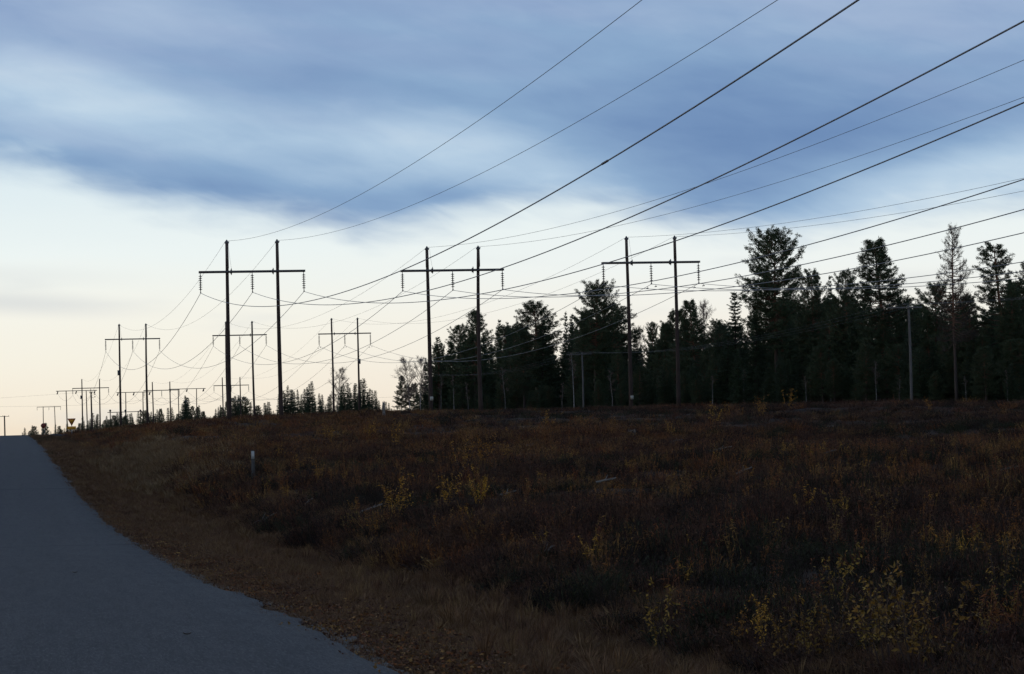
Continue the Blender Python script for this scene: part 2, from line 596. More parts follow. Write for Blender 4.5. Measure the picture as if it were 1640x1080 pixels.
TILT = .0078   # the clearing climbs gently away from the eye
_ty = np.arange(-400, 4200, 2.0)
_tz = np.interp(_ty, [-400, 0, 17, 36, 59, 84, 104, 144, 206, 240, 300, 420, 640, 1200, 4200],
                [-1.5, -1.56, -1.82, -2.33, -2.87, -2.93, -2.69, -2.28, -2.05, -2.12, -2.9, -3.9, -5.6, -8, -10])
_tz = _tz + TILT * np.clip(_ty, -400, 245)
_k = np.exp(-.5 * (np.arange(-8, 9) / 3.0) ** 2)
_tz = np.convolve(np.pad(_tz, 8, mode='edge'), _k / _k.sum(), mode='valid')


def road_z(y):
    return np.interp(y, _ty, _tz)


def road_edge(y):
    return 2.6 - .003 * np.asarray(y, float)


ROADW = 6.4


def height(x, y):
    x = np.asarray(x, float)
    y = np.asarray(y, float)
    s = np.hypot(x, y)
    f = -2.12 + .95 * sstep(15, 200, s) - .15 * sstep(60, 110, x)
    wl = 1 - .75 * sstep(58, 78, x)
    f = f - wl * (3.2 * sstep(425, 660, y) + 3.0 * sstep(700, 1600, y)) - 2.5 * sstep(600, 1500, y) * (1 - wl)
    f = f + TILT * np.clip(.2 * x + y, -60, 236)
    near = sstep(1.0, 9.0, x - road_edge(y))
    f = f + near * (.30 * vnoise(x / 27, y / 27, 1) + .42 * vnoise(x / 7.5, y / 7.5, 2) + .26 * vnoise(x / 2.6, y / 2.6, 3) + .09 * vnoise(x / .9, y / .9, 4))
    # an old drainage furrow and low ploughed ridges across the clearing
    f = f + near * .10 * np.sin((x * .35 + y) / 5.2 + 3 * vnoise(x / 15, y / 15, 5)) * sstep(20, 60, s)
    zr = road_z(y) - .07
    d = np.maximum(x - road_edge(y), road_edge(y) - ROADW - x)
    reach = 7.0 + 16.0 * sstep(125, 225, y)
    t = sstep(.25, reach, d)
    z = zr * (1 - t) + f * t - .26 * np.exp(-((d - 2.9) / 1.0) ** 2) * (d > 0)
    z = z + .03 * vnoise(x / .6, y / .6, 6) * sstep(.3, 1.5, d)
    z = np.where(d < .12, np.minimum(z, zr), z)
    # the crossing road is let into the ground
    return z


def grow(a, b, d0, g):
    out = [a]
    d = d0
    while out[-1] < b:
        out.append(out[-1] + d)
        d *= g
    return out


xs = sorted(set([round(v, 3) for v in list(np.arange(-60, -6, 3.0)) + list(np.arange(-6, 16, .33)) + list(np.arange(16, 80, .9)) + grow(80, 3500, 2.5, 1.14)
                 + [-v for v in grow(63, 3000, 6, 1.3)]]))
ys = sorted(set([round(v, 3) for v in list(np.arange(-40, 8, 3.0)) + list(np.arange(8, 60, .45)) + list(np.arange(60, 150, .9)) + list(np.arange(150, 300, 2.0)) + grow(300, 4200, 4, 1.06)]))
XX, YY = np.meshgrid(np.array(xs), np.array(ys))
ZZ = height(XX, YY)
nx, ny = len(xs), len(ys)
g = G()
idx = np.arange(nx * ny).reshape(ny, nx)
g.add(np.stack([XX, YY, ZZ], -1).reshape(-1, 3), None, np.stack([idx[:-1, :-1], idx[:-1, 1:], idx[1:, 1:], idx[1:, :-1]], -1).reshape(-1, 4))
tag(g.build('ground', 'ground', None, True), kind='structure')


def ground_at(px, py, lo=8.0, hi=420.0):
    """where the sight line through a point of the picture meets the ground"""
    d = ray(px, py)
    ts = np.concatenate([np.arange(lo, 80, .25), np.arange(80, hi, 1.0)])
    P = ts[:, None] * d[None, :]
    below_ = P[:, 2] < height(P[:, 0], P[:, 1])
    i = int(np.argmax(below_)) if below_.any() else len(ts) - 1
    p = P[i]
    return np.array([p[0], p[1], float(height(p[0], p[1]))])


def strip(name, mat, yv, left, right, zf, thick=.05, nseg=10):
    """a paved strip with its own thickness and slightly broken edges"""
    g = G()
    rows = []
    for y in yv:
        l = left(y)
        r_ = right(y)
        xsn = np.linspace(l, r_, nseg)
        row = [(x, y, zf(y) + .035 * (1 - ((x - (l + r_) / 2) / ((r_ - l) / 2)) ** 2)) for x in xsn]
        row = [(l - .02, y, zf(y) - thick)] + row + [(r_ + .02, y, zf(y) - thick)]
        rows.append(row)
    V = np.array(rows)
    n, m_ = V.shape[:2]
    ii = np.arange(n * m_).reshape(n, m_)
    g.add(V.reshape(-1, 3), None, np.stack([ii[:-1, :-1], ii[:-1, 1:], ii[1:, 1:], ii[1:, :-1]], -1).reshape(-1, 4))
    return tag(g.build(name, mat, None, True), kind='structure')


yv = np.concatenate([np.arange(-40, 8, 2.0), np.arange(8, 80, .22), np.arange(80, 238, .8)])


def ragged(y):
    return road_edge(y) + .13 * vnoise(y / 1.7, 0, 7) + .09 * vnoise(y / .5, 0, 8) + .2 * vnoise(y / 9.0, 0, 9)


strip('road', 'asphalt', yv, lambda y: road_edge(y) - ROADW + .1 * vnoise(y / 1.5, 3, 9), ragged, lambda y: float(road_z(y)), .10)
# crossing road at the top of the rise, seen edge-on as a pale line
g = G()
cx = np.concatenate([np.arange(-120, -10, 6.0), np.arange(-10, 40, 1.0), np.arange(40, 120, 6.0)])


def cross_z(x):
    return float(road_z(241)) + .03


V = np.array([[(x, y, cross_z(x) + dz) for y, dz in ((237.6, -.35), (237.8, .0), (241, .05), (244.2, 0), (244.4, -.35))] for x in cx])
n, m_ = V.shape[:2]
ii = np.arange(n * m_).reshape(n, m_)
g.add(V.reshape(-1, 3), None, np.stack([ii[:-1, :-1], ii[1:, :-1], ii[1:, 1:], ii[:-1, 1:]], -1).reshape(-1, 4))
tag(g.build('crossing_road', 'asphalt', None, True), kind='structure')
# grit along the broken asphalt edge
g = G()
V = []
yq = np.arange(10, 236, .4)
for y in yq:
    e = float(ragged(y))
    wv = .22 + .25 * (vnoise(y / 1.1, 5, 12) + .5)
    row = []
    for u in (-.03, .35, .7, 1.0):
        x = e + u * wv
        row.append((x, y, max(float(height(x, y)) + .012, float(road_z(y)) - .045) if u < .9 else float(height(x, y)) - .02))
    V.append(row)
V = np.array(V)
n, m_ = V.shape[:2]
ii = np.arange(n * m_).reshape(n, m_)
g.add(V.reshape(-1, 3), None, np.stack([ii[:-1, :-1], ii[:-1, 1:], ii[1:, 1:], ii[1:, :-1]], -1).reshape(-1, 4))
tag(g.build('gravel_verge', 'gravel', None, True), kind='structure')


# ------------------------------------------------------------------ pylons
SP = 4.4


def ring_lathe(prof, sides=12):
    """(z, r) profile turned round the z axis"""
    a = np.arange(sides) * 2 * math.pi / sides
    v = np.array([[(r_ * math.cos(t), r_ * math.sin(t), z) for t in a] for z, r_ in prof])
    n = len(prof)
    i = np.arange(n - 1)[:, None] * sides
    j = np.arange(sides)[None, :]
    j2 = (j + 1) % sides
    return v.reshape(-1, 3), np.stack([i + j, i + j2, i + sides + j2, i + sides + j], -1).reshape(-1, 4)


def insulator_mesh(L, n=7):
    g = G()
    prof = [(.05, .03), (-.10, .03)]
    top = -.13
    step = (L - .13 - .2) / n
    prof.append((top + .02, .035))
    for i in range(n):
        z = top - i * step
        prof += [(z, .045), (z - step * .30, .055), (z - step * .45, .155), (z - step * .60, .155), (z - step * .62, .04), (z - step, .04)]
    prof += [(-L + .18, .03), (-L, .03)]
    v, q = ring_lathe(prof)
    g.add(v, None, q)
    return g


def pylon(label, X, Y, z_arm, z_top, z_ins, group, half=SP, detail=True, plate=None, box=None, strain=False, lean=0.0):
    zb = [float(height(X + s * half / 2, Y)) - .4 for s in (-1, 1)]
    z0 = min(zb)
    t = thing('portal_pylon', label, 'pylon', (X, Y, z0), 0, group)
    top = z_top - z0
    for s, b in zip((-1, 1), zb):
        g = G()
        n = 12
        zz = np.linspace(b - z0, top - .06, n)
        u = np.linspace(0, 1, n)
        bend = rng.normal(0, .05) * np.sin(u * math.pi)
        P = np.stack([s * half / 2 + bend + rng.normal(0, .07) * u, rng.normal(0, .04) * np.sin(u * math.pi), zz], -1)
        g.tube(P, np.interp(u, [0, 1], [.198, .124]), 12)
        g.build('pole', 'pole', t, True)
        if detail:
            hd = G()
            ztop = top - .06
            hd.tube([(P[-1][0], P[-1][1], ztop - (z_top - z_arm) + .35), (P[-1][0], P[-1][1], ztop + .004)], [.141, .130], 12)
            link('pole_head', hd.mesh('pole_head', 'pole_top', True), t)
            cp = G()
            v, q = ring_lathe([(0, .19), (.10, .19), (.16, .12), (.30, .05), (.34, .0)], 10)
            cp.add(v + np.array([P[-1][0], P[-1][1], ztop - .02]), None, q)
            cp.box((P[-1][0] + .12, P[-1][1], ztop + .12), (.10, .03, .03))
            cp.build('pole_cap', 'steel', t)
            # bracket with crossed bolts where the beam is bolted to the pole
            br = G()
            bx = s * half / 2 + (-.42 if s > 0 else .42)
            br.box((bx, 0, z_arm - z0), (.05, .24, .18))
            br.box((bx, 0, z_arm - z0 + .02), (.16, .03, .05))
            br.box((bx - .0, -.2, z_arm - z0), (.03, .04, .28))
            br.build('bracket', 'steel', t)
            if s < 0:
                dl = G()
                zz2 = np.linspace(ztop, z_arm - z0, 8)
                dl.tube(np.stack([s * half / 2 + .22 + .25 * np.linspace(0, 1, 8) ** 1.5, np.full(8, -.15), zz2], -1), .008, 4)
                dl.build('earthing_lead', 'steelwire', t)
    g = G()
    za = z_arm - z0
    for dy in (-.20, .20) if detail else (0,):
        hw = (.045, .09) if detail else (.10, .10)
        g.box((0, dy, za), (half + .12, hw[0], hw[1]))
    if detail:
        for x in np.linspace(-half, half, 9):
            g.box((x, 0, za), (.04, .16, .04))
    g.build('crossarm', 'steel', t)
    L = z_arm - z_ins
    for s in (-1, 0, 1):
        if strain:
            for sd in (-1, 1):
                ins = insulator_mesh(1.9, 8).build('insulator_string', 'insulator', t, True)
                ins.location = (s * half * .92, 0, za - .1)
                ins.rotation_euler = (R(62) * sd, R(18), 0)
        else:
            ins = insulator_mesh(max(L - .13, .8)).build('insulator_string', 'insulator', t, True)
            ins.location = (s * half, 0, za - .13)
            if detail:
                cl = G()
                zc = -max(L - .13, .8)
                cl.box((0, 0, zc), (.04, .17, .045))
                cl.box((0, 0, zc + .07), (.03, .05, .08))
                cl.build('clamp', 'steel', ins)
    if plate:
        s, zp = plate
        g = G()
        g.box((s * half / 2 + .05, -.25, zp - z0), (.14, .015, .17))
        g.build('number_plate', 'plate', t)
    if box:
        s, zp, dx = box
        g = G()
        g.box((s * half / 2 + dx, -.18, zp - z0), (.16, .14, .42))
        for q in range(4):
            g.box((s * half / 2 + dx, -.335, zp - z0 - .3 + q * .2), (.13, .012, .012))
        g.build('switch_box', 'box', t)
    return t


PYL = {  # X, Y, crossarm, top, clamp height: all measured from eye level
    '11': (20.68, 212.6, 11.53, 14.03, 9.78), '21': (38.07, 212.95, 11.39, 13.27, 9.68), '31': (56.85, 216.8, 12.02, 14.18, 10.10),
    '12': (20.54, 416.6, 11.73, 14.06, 9.80), '22': (38.18, 416.3, 12.0, 14.11, 10.28), '32': (56.64, 422.7, 12.09, 14.57, 10.07),
    '13': (20.48, 629.8, 5.75, 8.06, 4.15), '23': (38.08, 631.5, 4.78, 6.97, 3.18), '33': (56.08, 637.8, 5.64, 7.77, 4.04)}
LAB = {
    '11': 'tall dark wooden portal pylon nearest the road, its two poles lowest in the heath',
    '21': 'middle of the three tall dark portal pylons, pale plate low on its left pole',
    '31': 'rightmost of the three tall dark portal pylons, standing against the forest',
    '12': 'medium-sized portal pylon at left with a box on its left pole',
    '22': 'medium-sized portal pylon half hidden behind the nearest pylon, its left pole covered',
    '32': 'medium-sized portal pylon with a box on its right pole, over the young trees',
    '13': 'small distant portal pylon just right of the yield sign',
    '23': 'small distant portal pylon between the second pylon of the left line and the tallest one',
    '33': 'small distant portal pylon showing either side of the tall left pole'}
GRP = {'1': 'near portal pylons', '2': 'second row of portal pylons', '3': 'distant portal pylons'}
RISE = .0080
for key in PYL:
    X, Y, za, zt, zi = PYL[key]
    up = RISE * (X * math.sin(YAW) + Y * math.cos(YAW))
    PYL[key] = (X, Y, za + up, zt + up, zi + up)
for key, (X, Y, za, zt, zi) in PYL.items():
    kw = {}
    if key == '21':
        kw['plate'] = (-1, 2.05)
    if key == '31':
        kw['plate'] = (-1, 1.75)
    if key == '12':
        kw['box'] = (-1, 9.5, -.22)
    if key == '32':
        kw['box'] = (1, 10.7, .22)
    if key == '13':
        kw['box'] = (-1, 8.5, -.22)
    pylon(LAB[key], X, Y, za, zt, zi, GRP[key[1]], detail=key[1] != '3', **kw)
# strain pylons where the lines turn, farther off
STR = {'1': (20.3, 752, 12.1, 5.9), '2': (38.0, 768, 11.5, 5.2), '3': (56.2, 798, 12.65, 5.7)}
slab = {'1': 'distant flat-topped strain pylon with slanting insulators left of the yield sign', '2': 'distant flat-topped strain pylon behind the left medium pylon',
        '3': 'distant flat-topped strain pylon left of the tall pylon pole, wires slanting down'}
for r_, (X, Y, za, hf) in STR.items():
    pylon(slab[r_], X, Y, za, za + .15, za - 1.5, 'distant strain pylons', half=hf, detail=False, strain=True)
pylon('tiny farthest portal pylon above the road crest beside the round sign', 16.0, 990, 9.9, 10.15, 8.5, 'distant portal pylons', half=4.5, detail=False)


# ------------------------------------------------------------------ wires
def para(A, Bp, c, n):
    u = np.linspace(0, 1, n)
    P = A[None, :] + (Bp - A)[None, :] * u[:, None]
    Lh = math.hypot(*(Bp - A)[:2])
    P[:, 2] -= c * Lh * Lh * u * (1 - u)
    return P


rowname = {'1': 'left line', '2': 'middle line', '3': 'right line'}
CC, CE = .0004416, .000337
slopes = {('1', -1): .0869, ('1', 0): .0862, ('1', 1): .0852, ('2', -1): .0793, ('2', 0): .0782, ('2', 1): .0775, ('3', -1): .079, ('3', 0): .079, ('3', 1): .079,
          ('1', -.5): .0657, ('1', .5): .0644, ('2', -.5): .0570, ('2', .5): .0550, ('3', -.5): .0629, ('3', .5): .0616}
phase = {-1: 'left', 0: 'middle', 1: 'right', -.5: 'left', .5: 'right'}
for r_ in '123':
    for off in (-1, 0, 1, -.5, .5):
        earth = abs(off) == .5
        c = CE if earth else CC
        i = 3 if earth else 4
        T = [PYL[r_ + n_] for n_ in '123']
        pts = [np.array([t[0] + off * SP, t[1], t[i] + (.14 if earth else -.02)]) for t in T]
        tt = np.linspace(206, 0, 90)
        sl = slopes[(r_, off)] + .00784
        near = np.stack([np.full(90, pts[0][0]), pts[0][1] - tt, pts[0][2] - sl * tt + c * tt * tt], -1)
        path = [near]
        path.append(para(pts[0], pts[1], c, 48)[1:])
        path.append(para(pts[1], pts[2], c, 32)[1:])
        if not earth:
            X, Y, za, hf = STR[r_]
            path.append(para(pts[2], np.array([X + off * hf * .92, Y - 1.6, za - 1.0]), c, 20)[1:])
        P = np.concatenate(path)
        g = G()
        g.tube(P, .0115 if earth else .0215, 5, False)
        nm = 'earth_wire' if earth else 'conductor_wire'
        lb = ('thin earth wire on the %s pole tops of the %s' if earth else 'thick conductor hanging from the %s insulators of the %s') % (phase[off], rowname[r_])
        ob = g.build(nm, 'steelwire' if earth else 'aluminium', None, True)
        tag(ob, lb, 'wire', 'earth wires of the power lines' if earth else 'conductors of the power lines')
        if r_ == '1' and off == -1:
            ssp = at_x(957, 268, pts[0][0])
            k_ = int(np.argmin(np.abs(near[:, 1] - ssp[1])))
            g2 = G()
            a, b = near[k_], near[k_ + 1]
            d = (b - a) / np.linalg.norm(b - a)
            g2.tube([a - d * .40, a - d * .32, a + d * .32, a + d * .40], [.022, .034, .034, .022], 8)
            g2.build('splice_sleeve', 'steel', ob, True)
        if r_ == '3' and not earth:
            for n_ in (0, 1):
                for sd in (-1, 1):
                    q = pts[n_]
                    yy = q[1] + sd * 1.5
                    j = int(np.argmin(np.abs(P[:, 1] - yy)))
                    zq = np.interp(yy, P[::1, 1], P[::1, 2]) if P[0, 1] < P[-1, 1] else q[2]
                    g2 = G()
                    g2.box((q[0], yy, zq - .09), (.012, .02, .08))
                    g2.tube([(q[0], yy - .22, zq - .17), (q[0], yy + .22, zq - .17)], .012, 5)
                    for e in (-.22, .22):
                        g2.tube([(q[0], yy + e - .06, zq - .17), (q[0], yy + e + .06, zq - .17)], .045, 8)
                    g2.build('vibration_damper', 'steel', ob)


# ------------------------------------------------------------------ low wooden distribution line along the forest edge
def small_pole(label, base, top, arm=1.5, group='low wooden poles', rot=0.0, mat='greywood', wide=.085, double=False):
    t = thing('distribution_pole', label, 'utility pole', base, rot, group)
    H = top - base[2]
    g = G()
    u = np.linspace(0, 1, 9)
    g.tube(np.stack([.04 * np.sin(u * 3), .03 * np.sin(u * 2.2), -.3 + (H + .3) * u], -1), np.interp(u, [0, 1], [wide * 1.3, wide]), 10)
    g.build('pole', mat, t, True)
    g = G()
    g.box((-arm * .25, -.14, H - .18), (arm, .05, .06))
    g.build('crossarm', mat, t)
    for x in (-arm * 1.15, -arm * .25, arm * .65):
        g = G()
        v, q = ring_lathe([(0, .015), (.08, .015), (.08, .05), (.13, .07), (.19, .05), (.22, .03), (.23, 0)], 8)
        g.add(v + np.array([x, -.14, H - .12]), None, q)
        g.build('insulator', 'insulator', t, True)
    if double:
        for kk in range(3):
            g = G()
            g.tube([(.1, -.1, H - .2 - kk * .5), (.75, -.1, H - .05 - kk * .5)], .03, 6)
            v, q = ring_lathe([(0, .03), (.1, .10), (.2, .10), (.3, .03)], 8)
            g.add(v + np.array([.78, -.1, H - .15 - kk * .5]), None, q)
            g.build('bracket', 'steel', t)
    return t


XD = 66.5
dp = []
for (px, ytop, lb) in ((1455, 489, 'pale grey wooden pole with crossarm before the forest at right'), (932, 565, 'short pale grey pole with crossarm before the middle of the forest')):
    p = at_x(px, ytop, XD)
    b = np.array([XD, p[1], float(height(XD, p[1]))])
    small_pole(lb, b, p[2], 1.35 if px > 1000 else 1.5)
    dp.append(p)
d0 = np.array([XD, dp[0][1] - (dp[1][1] - dp[0][1]), dp[0][2] + .3])
d3 = np.array([XD, dp[1][1] + 105, dp[1][2] - .1])
for k_, x in enumerate((-1.55, -.34, .88)):
    path = []
    seq = [d0, dp[0], dp[1], d3]
    for a, b in zip(seq[:-1], seq[1:]):
        o_ = np.array([x, -.14, .08])
        path.append(para(a + o_, b + o_, .00042, 24)[(1 if path else 0):])
    g = G()
    g.tube(np.concatenate(path), .0055, 4, False)
    tag(g.build('distribution_wire', 'steelwire', None, True), '%s of the three thin wires on the low grey poles' % ('left', 'middle', 'right')[k_], 'wire', 'wires of the low line')
# far small poles at the left
p = at_y(145.7, 628, 520)
small_pole('single dark pole with a stack of insulators between the distant pylons', np.array([p[0], 520, float(height(p[0], 520)) - .3]), p[2], .3, 'far single poles', 0, 'pole', .15, True)
p = at_y(7, 666, 640)
small_pole('lone thin pole at the far left edge beyond the road crest', np.array([p[0], 640, float(height(p[0], 640)) - .3]), p[2], 1.6, 'far single poles', 0, 'pole', .16)
p1 = np.array([p[0] - 120, 640, p[2] + 2])
for a, b, r_ in ((at_y(-60, 652, 700), at_y(168, 648, 690), 'lower'), (at_y(-60, 641, 700), at_y(150, 627, 690), 'upper')):
    g = G()
    g.tube(para(a, b, .0004, 16), .014, 4, False)
    tag(g.build('far_wire', 'steelwire', None), 'faint %s wire crossing the glow at the left edge' % r_, 'wire', 'far crossing wires')
a, b, c_ = at_y(168, 648, 690), at_y(250, 638, 690), at_y(640, 636, 700)
g = G()
g.tube(np.concatenate([para(a, b, .0004, 10), para(b, c_, .0004, 24)[1:]]), .014, 4, False)
tag(g.build('far_wire', 'steelwire', None), 'faint wire running level behind the medium pylons', 'wire', 'far crossing wires')
# timber gantry of a far switching yard
g0 = at_y(201, 660, 720)
t = thing('switchyard_gantry', 'low far gantry of three posts and a beam behind the left medium pylon', 'gantry', (g0[0], 720, -5))
for px in (176.5, 201, 225):
    q = at_y(px, 660, 720)
    g = G()
    g.tube([(q[0] - g0[0], 0, 0), (q[0] - g0[0], 0, q[2] + 5)], [.16, .13], 8)
    g.build('post', 'pole', t, True)
    g = G()
    v, qq = ring_lathe([(0, .1), (.2, .3), (.5, .3), (.7, .05)], 8)
    g.add(v + np.array([q[0] - g0[0], 0, q[2] + 5]), None, qq)
    g.build('insulator', 'insulator', t, True)
g = G()
a, b = at_y(172, 661, 720), at_y(229, 659, 720)
g.tube([(a[0] - g0[0], -.2, a[2] + 5), (b[0] - g0[0], -.2, b[2] + 5)], .11, 6)
g.build('beam', 'steel', t)

# ------------------------------------------------------------------ road signs and marker post
SY = 226.0
c0 = at_y(114.8, 675, SY)
zb = float(height(c0[0], SY)) - .1
t = thing('yield_sign', 'yellow and red triangular yield sign with a yellow plate on a grey post', 'road sign', (c0[0], SY, zb), R(-8))
hz = c0[2] - zb
g = G()
g.tube([(0, 0, 0), (0, 0, hz + .25)], .035, 8)
g.build('post', 'signpost', t, True)
wd = .36


def tri(sz):
    return [(-sz, sz * .62), (-sz * .93, sz * .70), (sz * .93, sz * .70), (sz, sz * .62), (.06 * sz, -sz * 1.06), (-.06 * sz, -sz * 1.06)]


g = G()
g.prism([(x, z + hz) for x, z in tri(wd)], -.045, -.04)
g.build('border', 'red', t)
g = G()
g.prism([(x, z + hz + .012) for x, z in tri(wd * .62)], -.052, -.046)
g.build('face', 'yellow', t)
g = G()
g.box((.0, -.045, hz - .58), (.38, .006, .13))
g.build('supplementary_plate', 'yellow', t)
SY2 = 300.0
c0 = at_y(69.3, 682, SY2)
zb = float(height(c0[0], SY2)) - .1
t = thing('round_sign', 'dark red round road sign on thin posts beyond the road crest', 'road sign', (c0[0], SY2, zb), R(-5))
hz = c0[2] - zb
for x in (-.08, .14):
    g = G()
    g.tube([(x, 0.03, 0), (x, .03, hz + .1)], .03, 6)
    g.build('post', 'signback', t, True)
g = G()
g.prism([(.29 * math.cos(a), hz + .29 * math.sin(a)) for a in np.linspace(0, 2 * math.pi, 25)[:-1]], -.04, -.03)
g.build('border', 'red', t)
g = G()
g.prism([(.20 * math.cos(a), hz + .20 * math.sin(a)) for a in np.linspace(0, 2 * math.pi, 25)[:-1]], -.047, -.041)
g.build('face', 'signdark', t)
p = ground_at(406, 776)
t = thing('marker_post', 'grey roadside marker post with a white top in the verge', 'marker post', p, R(-8))
hgt = 53 * np.linalg.norm(p) / FOC
g = G()
g.prism([(-.055, -.25), (.055, -.25), (.05, hgt - .03), (.03, hgt), (-.05, hgt + .01)], -.03, .03)
g.build('post', 'postgrey', t)
g = G()
g.box((0, -.034, hgt - .13), (.044, .004, .11))
g.build('reflector', 'white', t)


# ------------------------------------------------------------------ trees
def unit(v):
    v = np.asarray(v, float)
    return v / (np.linalg.norm(v, axis=-1, keepdims=True) + 1e-9)


def trunk_curve(H, r, n=12, amp=.012):
    u = np.linspace(0, 1, n)
    a, b = r.normal(0, amp, 2)
    c, d = r.normal(0, amp * .5, 2)
    return u, np.stack([H * (a * u * u + c * np.sin(u * 6)), H * (b * u * u + d * np.sin(u * 5)), H * u - .25 * (u == 0)], -1)


def proto(T, C, tname, tmat, cname, cmat, half):
    top = max(float(np.concatenate(q.v)[:, 2].max()) for q in (T, C))      # true height, leaders and tips included
    return dict(trunk=T.mesh(tname, tmat, True), crown=C.mesh(cname, cmat), H=top, half=half)


def make_pine(seed, H=16., base=.45, prof=((0, .35), (.3, .9), (.6, 1.), (.85, .7), (1, .2)), half=3.0, limbs=58, clump=1.0, dead=0.0, dead_low=10, radius=None, gap=.12):
    r = np.random.default_rng(seed)
    T, C = G(), G()
    u, P = trunk_curve(H, r)
    rad0 = radius or H * .0125
    T.tube(P, rad0 * (1 - u) ** .8 + .02, 8)

    def tp(h):
        return np.array([np.interp(h, u, P[:, i]) for i in range(3)])
    az = r.uniform(0, 7)
    pu, pr = zip(*prof)
    cen, dirs = [], []
    for i in range(limbs):
        f = (i + r.uniform(0, 1)) / limbs
        if r.uniform() < gap:
            continue
        h = base + (1 - base) * f * .985
        az += 2.4 + r.normal(0, .5)
        L = half * np.interp(f, pu, pr) * r.uniform(.60, 1.08)
        rise = np.interp(f, [0, .3, .7, 1], [-.22, .02, .30, 1.3]) + r.normal(0, .15)
        o = tp(h)
        out = np.array([math.cos(az), math.sin(az), 0])
        n = 6
        s = np.linspace(0, 1, n)
        side = np.array([-out[1], out[0], 0]) * r.normal(0, .12)
        Q = o + L * (s[:, None] * out + (s ** 2)[:, None] * side) + np.outer(L * (rise * s + .22 * s ** 2.2 - .1 * np.sin(s * 3)), [0, 0, 1])
        Q[1:] += r.normal(0, .035 * L, (n - 1, 3)) * .6
        T.tube(Q, np.interp(s, [0, 1], [.022 + .013 * L, .010]), 4, False)
        m_ = int(3 + L * 4.0)
        for j in range(m_):
            w_ = .30 + .70 * (j + r.uniform(0, 1)) / m_
            q0 = np.array([np.interp(w_, s, Q[:, kx]) for kx in range(3)])
            sl = L * (.10 + .22 * (1 - w_)) * r.uniform(.6, 1.3) + .15
            sa = az + r.choice([-1, 1]) * r.uniform(.4, 1.2)
            sdv = np.array([math.cos(sa), math.sin(sa), r.uniform(-.05, .55)])
            q1 = q0 + unit(sdv) * sl
            T.tube([q0, (q0 + q1) / 2 + r.normal(0, .03, 3), q1], [.013, .010, .007], 3, False)
            for e in np.linspace(.45, 1, max(2, int(sl / .22))):
                cen.append(q0 + (q1 - q0) * e + r.normal(0, .05, 3))
                dirs.append(unit(sdv) * .8 + np.array([0, 0, .55]))
    cen = np.array(cen)
    dirs = np.array(dirs)
    if dead:
        keep = r.uniform(size=len(cen)) > dead
        tw = ~keep
        # bare twigs where the needles are gone
        K = 4
        cc = np.repeat(cen[tw], K, 0)
        dd = np.repeat(dirs[tw], K, 0) + r.normal(0, .7, (len(cc), 3))
        C.blades(cc, dd, r.uniform(.2, .5, len(cc)), .026, r=r)
        cen, dirs = cen[keep], dirs[keep]
    K = int(17 * clump)
    cc = np.repeat(cen, K, 0) + r.normal(0, .075, (len(cen) * K, 3))
    dd = np.repeat(dirs, K, 0) + r.normal(0, .85, (len(cc), 3))
    C.blades(cc, dd, r.uniform(.12, .26, len(cc)), r.uniform(.040, .075, len(cc)), r=r)
    # dry snags of shed limbs on the lower stem
    for i in range(dead_low):
        h = r.uniform(.12, base)
        a = r.uniform(0, 7)
        L = r.uniform(.3, 1.3)
        o = tp(h)
        T.tube([o, o + np.array([math.cos(a) * L * .6, math.sin(a) * L * .6, -.05 * L]), o + np.array([math.cos(a + .2) * L, math.sin(a + .2) * L, -.2 * L])], [.018, .012, .006], 3, False)
    return proto(T, C, 'pine_trunk', 'pine_bark', 'pine_crown', 'needle_dry' if dead > .6 else 'needle_pine', half)


def make_spruce(seed, H=12., half=1.7, base=.04, dens=1.0, taper=.85, ragged_=.22):
    r = np.random.default_rng(seed)
    T, C = G(), G()
    u, P = trunk_curve(H, r, amp=.006)
    T.tube(P, H * .0115 * (1 - u) + .012, 7)
    nw = int(H / .34)
    cen, dirs, ls = [], [], []
    for i in range(nw):
        f = i / nw
        h = base + (1 - base) * (f + r.normal(0, .004))
        Lw = half * ((1 - f) ** taper) * r.uniform(1 - ragged_, 1 + ragged_) + .12
        if f < .12:
            Lw *= .75
        nb = 6 if f < .8 else 5
        a0 = r.uniform(0, 7)
        for b in range(nb):
            if r.uniform() < .10:
                continue
            a = a0 + b * 2 * math.pi / nb + r.normal(0, .2)
            L = Lw * r.uniform(.7, 1.15)
            o = np.array([np.interp(h, u, P[:, kx]) for kx in range(3)])
            dr = np.interp(f, [0, .6, .9, 1], [-.38, -.15, .35, .9]) + r.normal(0, .08)
            s = np.linspace(0, 1, 5)
            out = np.array([math.cos(a), math.sin(a), 0])
            Q = o + L * (s[:, None] * out) + np.outer(L * (dr * s + .28 * s ** 3), [0, 0, 1])
            T.tube(Q, np.interp(s, [0, 1], [.014 + .006 * L, .005]), 3, False)
            m_ = max(4, int(L * 11 * dens))
            w_ = (np.arange(m_) + r.uniform(0, 1, m_)) / m_
            q = np.stack([np.interp(w_, s, Q[:, kx]) for kx in range(3)], -1)
            for sd in (-1, 1):
                sdv = np.array([-out[1], out[0], 0]) * sd
                cen.append(q + r.normal(0, .03, q.shape))
                dirs.append(out * .55 + sdv * r.uniform(.4, 1.1, (m_, 1)) + np.array([0, 0, -.28]) + r.normal(0, .25, q.shape))
                ls.append((.16 + .24 * L * (1 - w_)).clip(.12, .42))
    cen = np.concatenate(cen)
    dirs = np.concatenate(dirs)
    ls = np.concatenate(ls)
    K = 3
    cc = np.repeat(cen, K, 0)
    dd = unit(np.repeat(dirs, K, 0)) + r.normal(0, .30, (len(cc), 3))
    C.blades(cc, dd, np.repeat(ls, K) * r.uniform(.7, 1.3, len(cc)), r.uniform(.06, .11, len(cc)), r=r)
    return proto(T, C, 'spruce_trunk', 'spruce_bark', 'spruce_crown', 'needle_spruce', half)


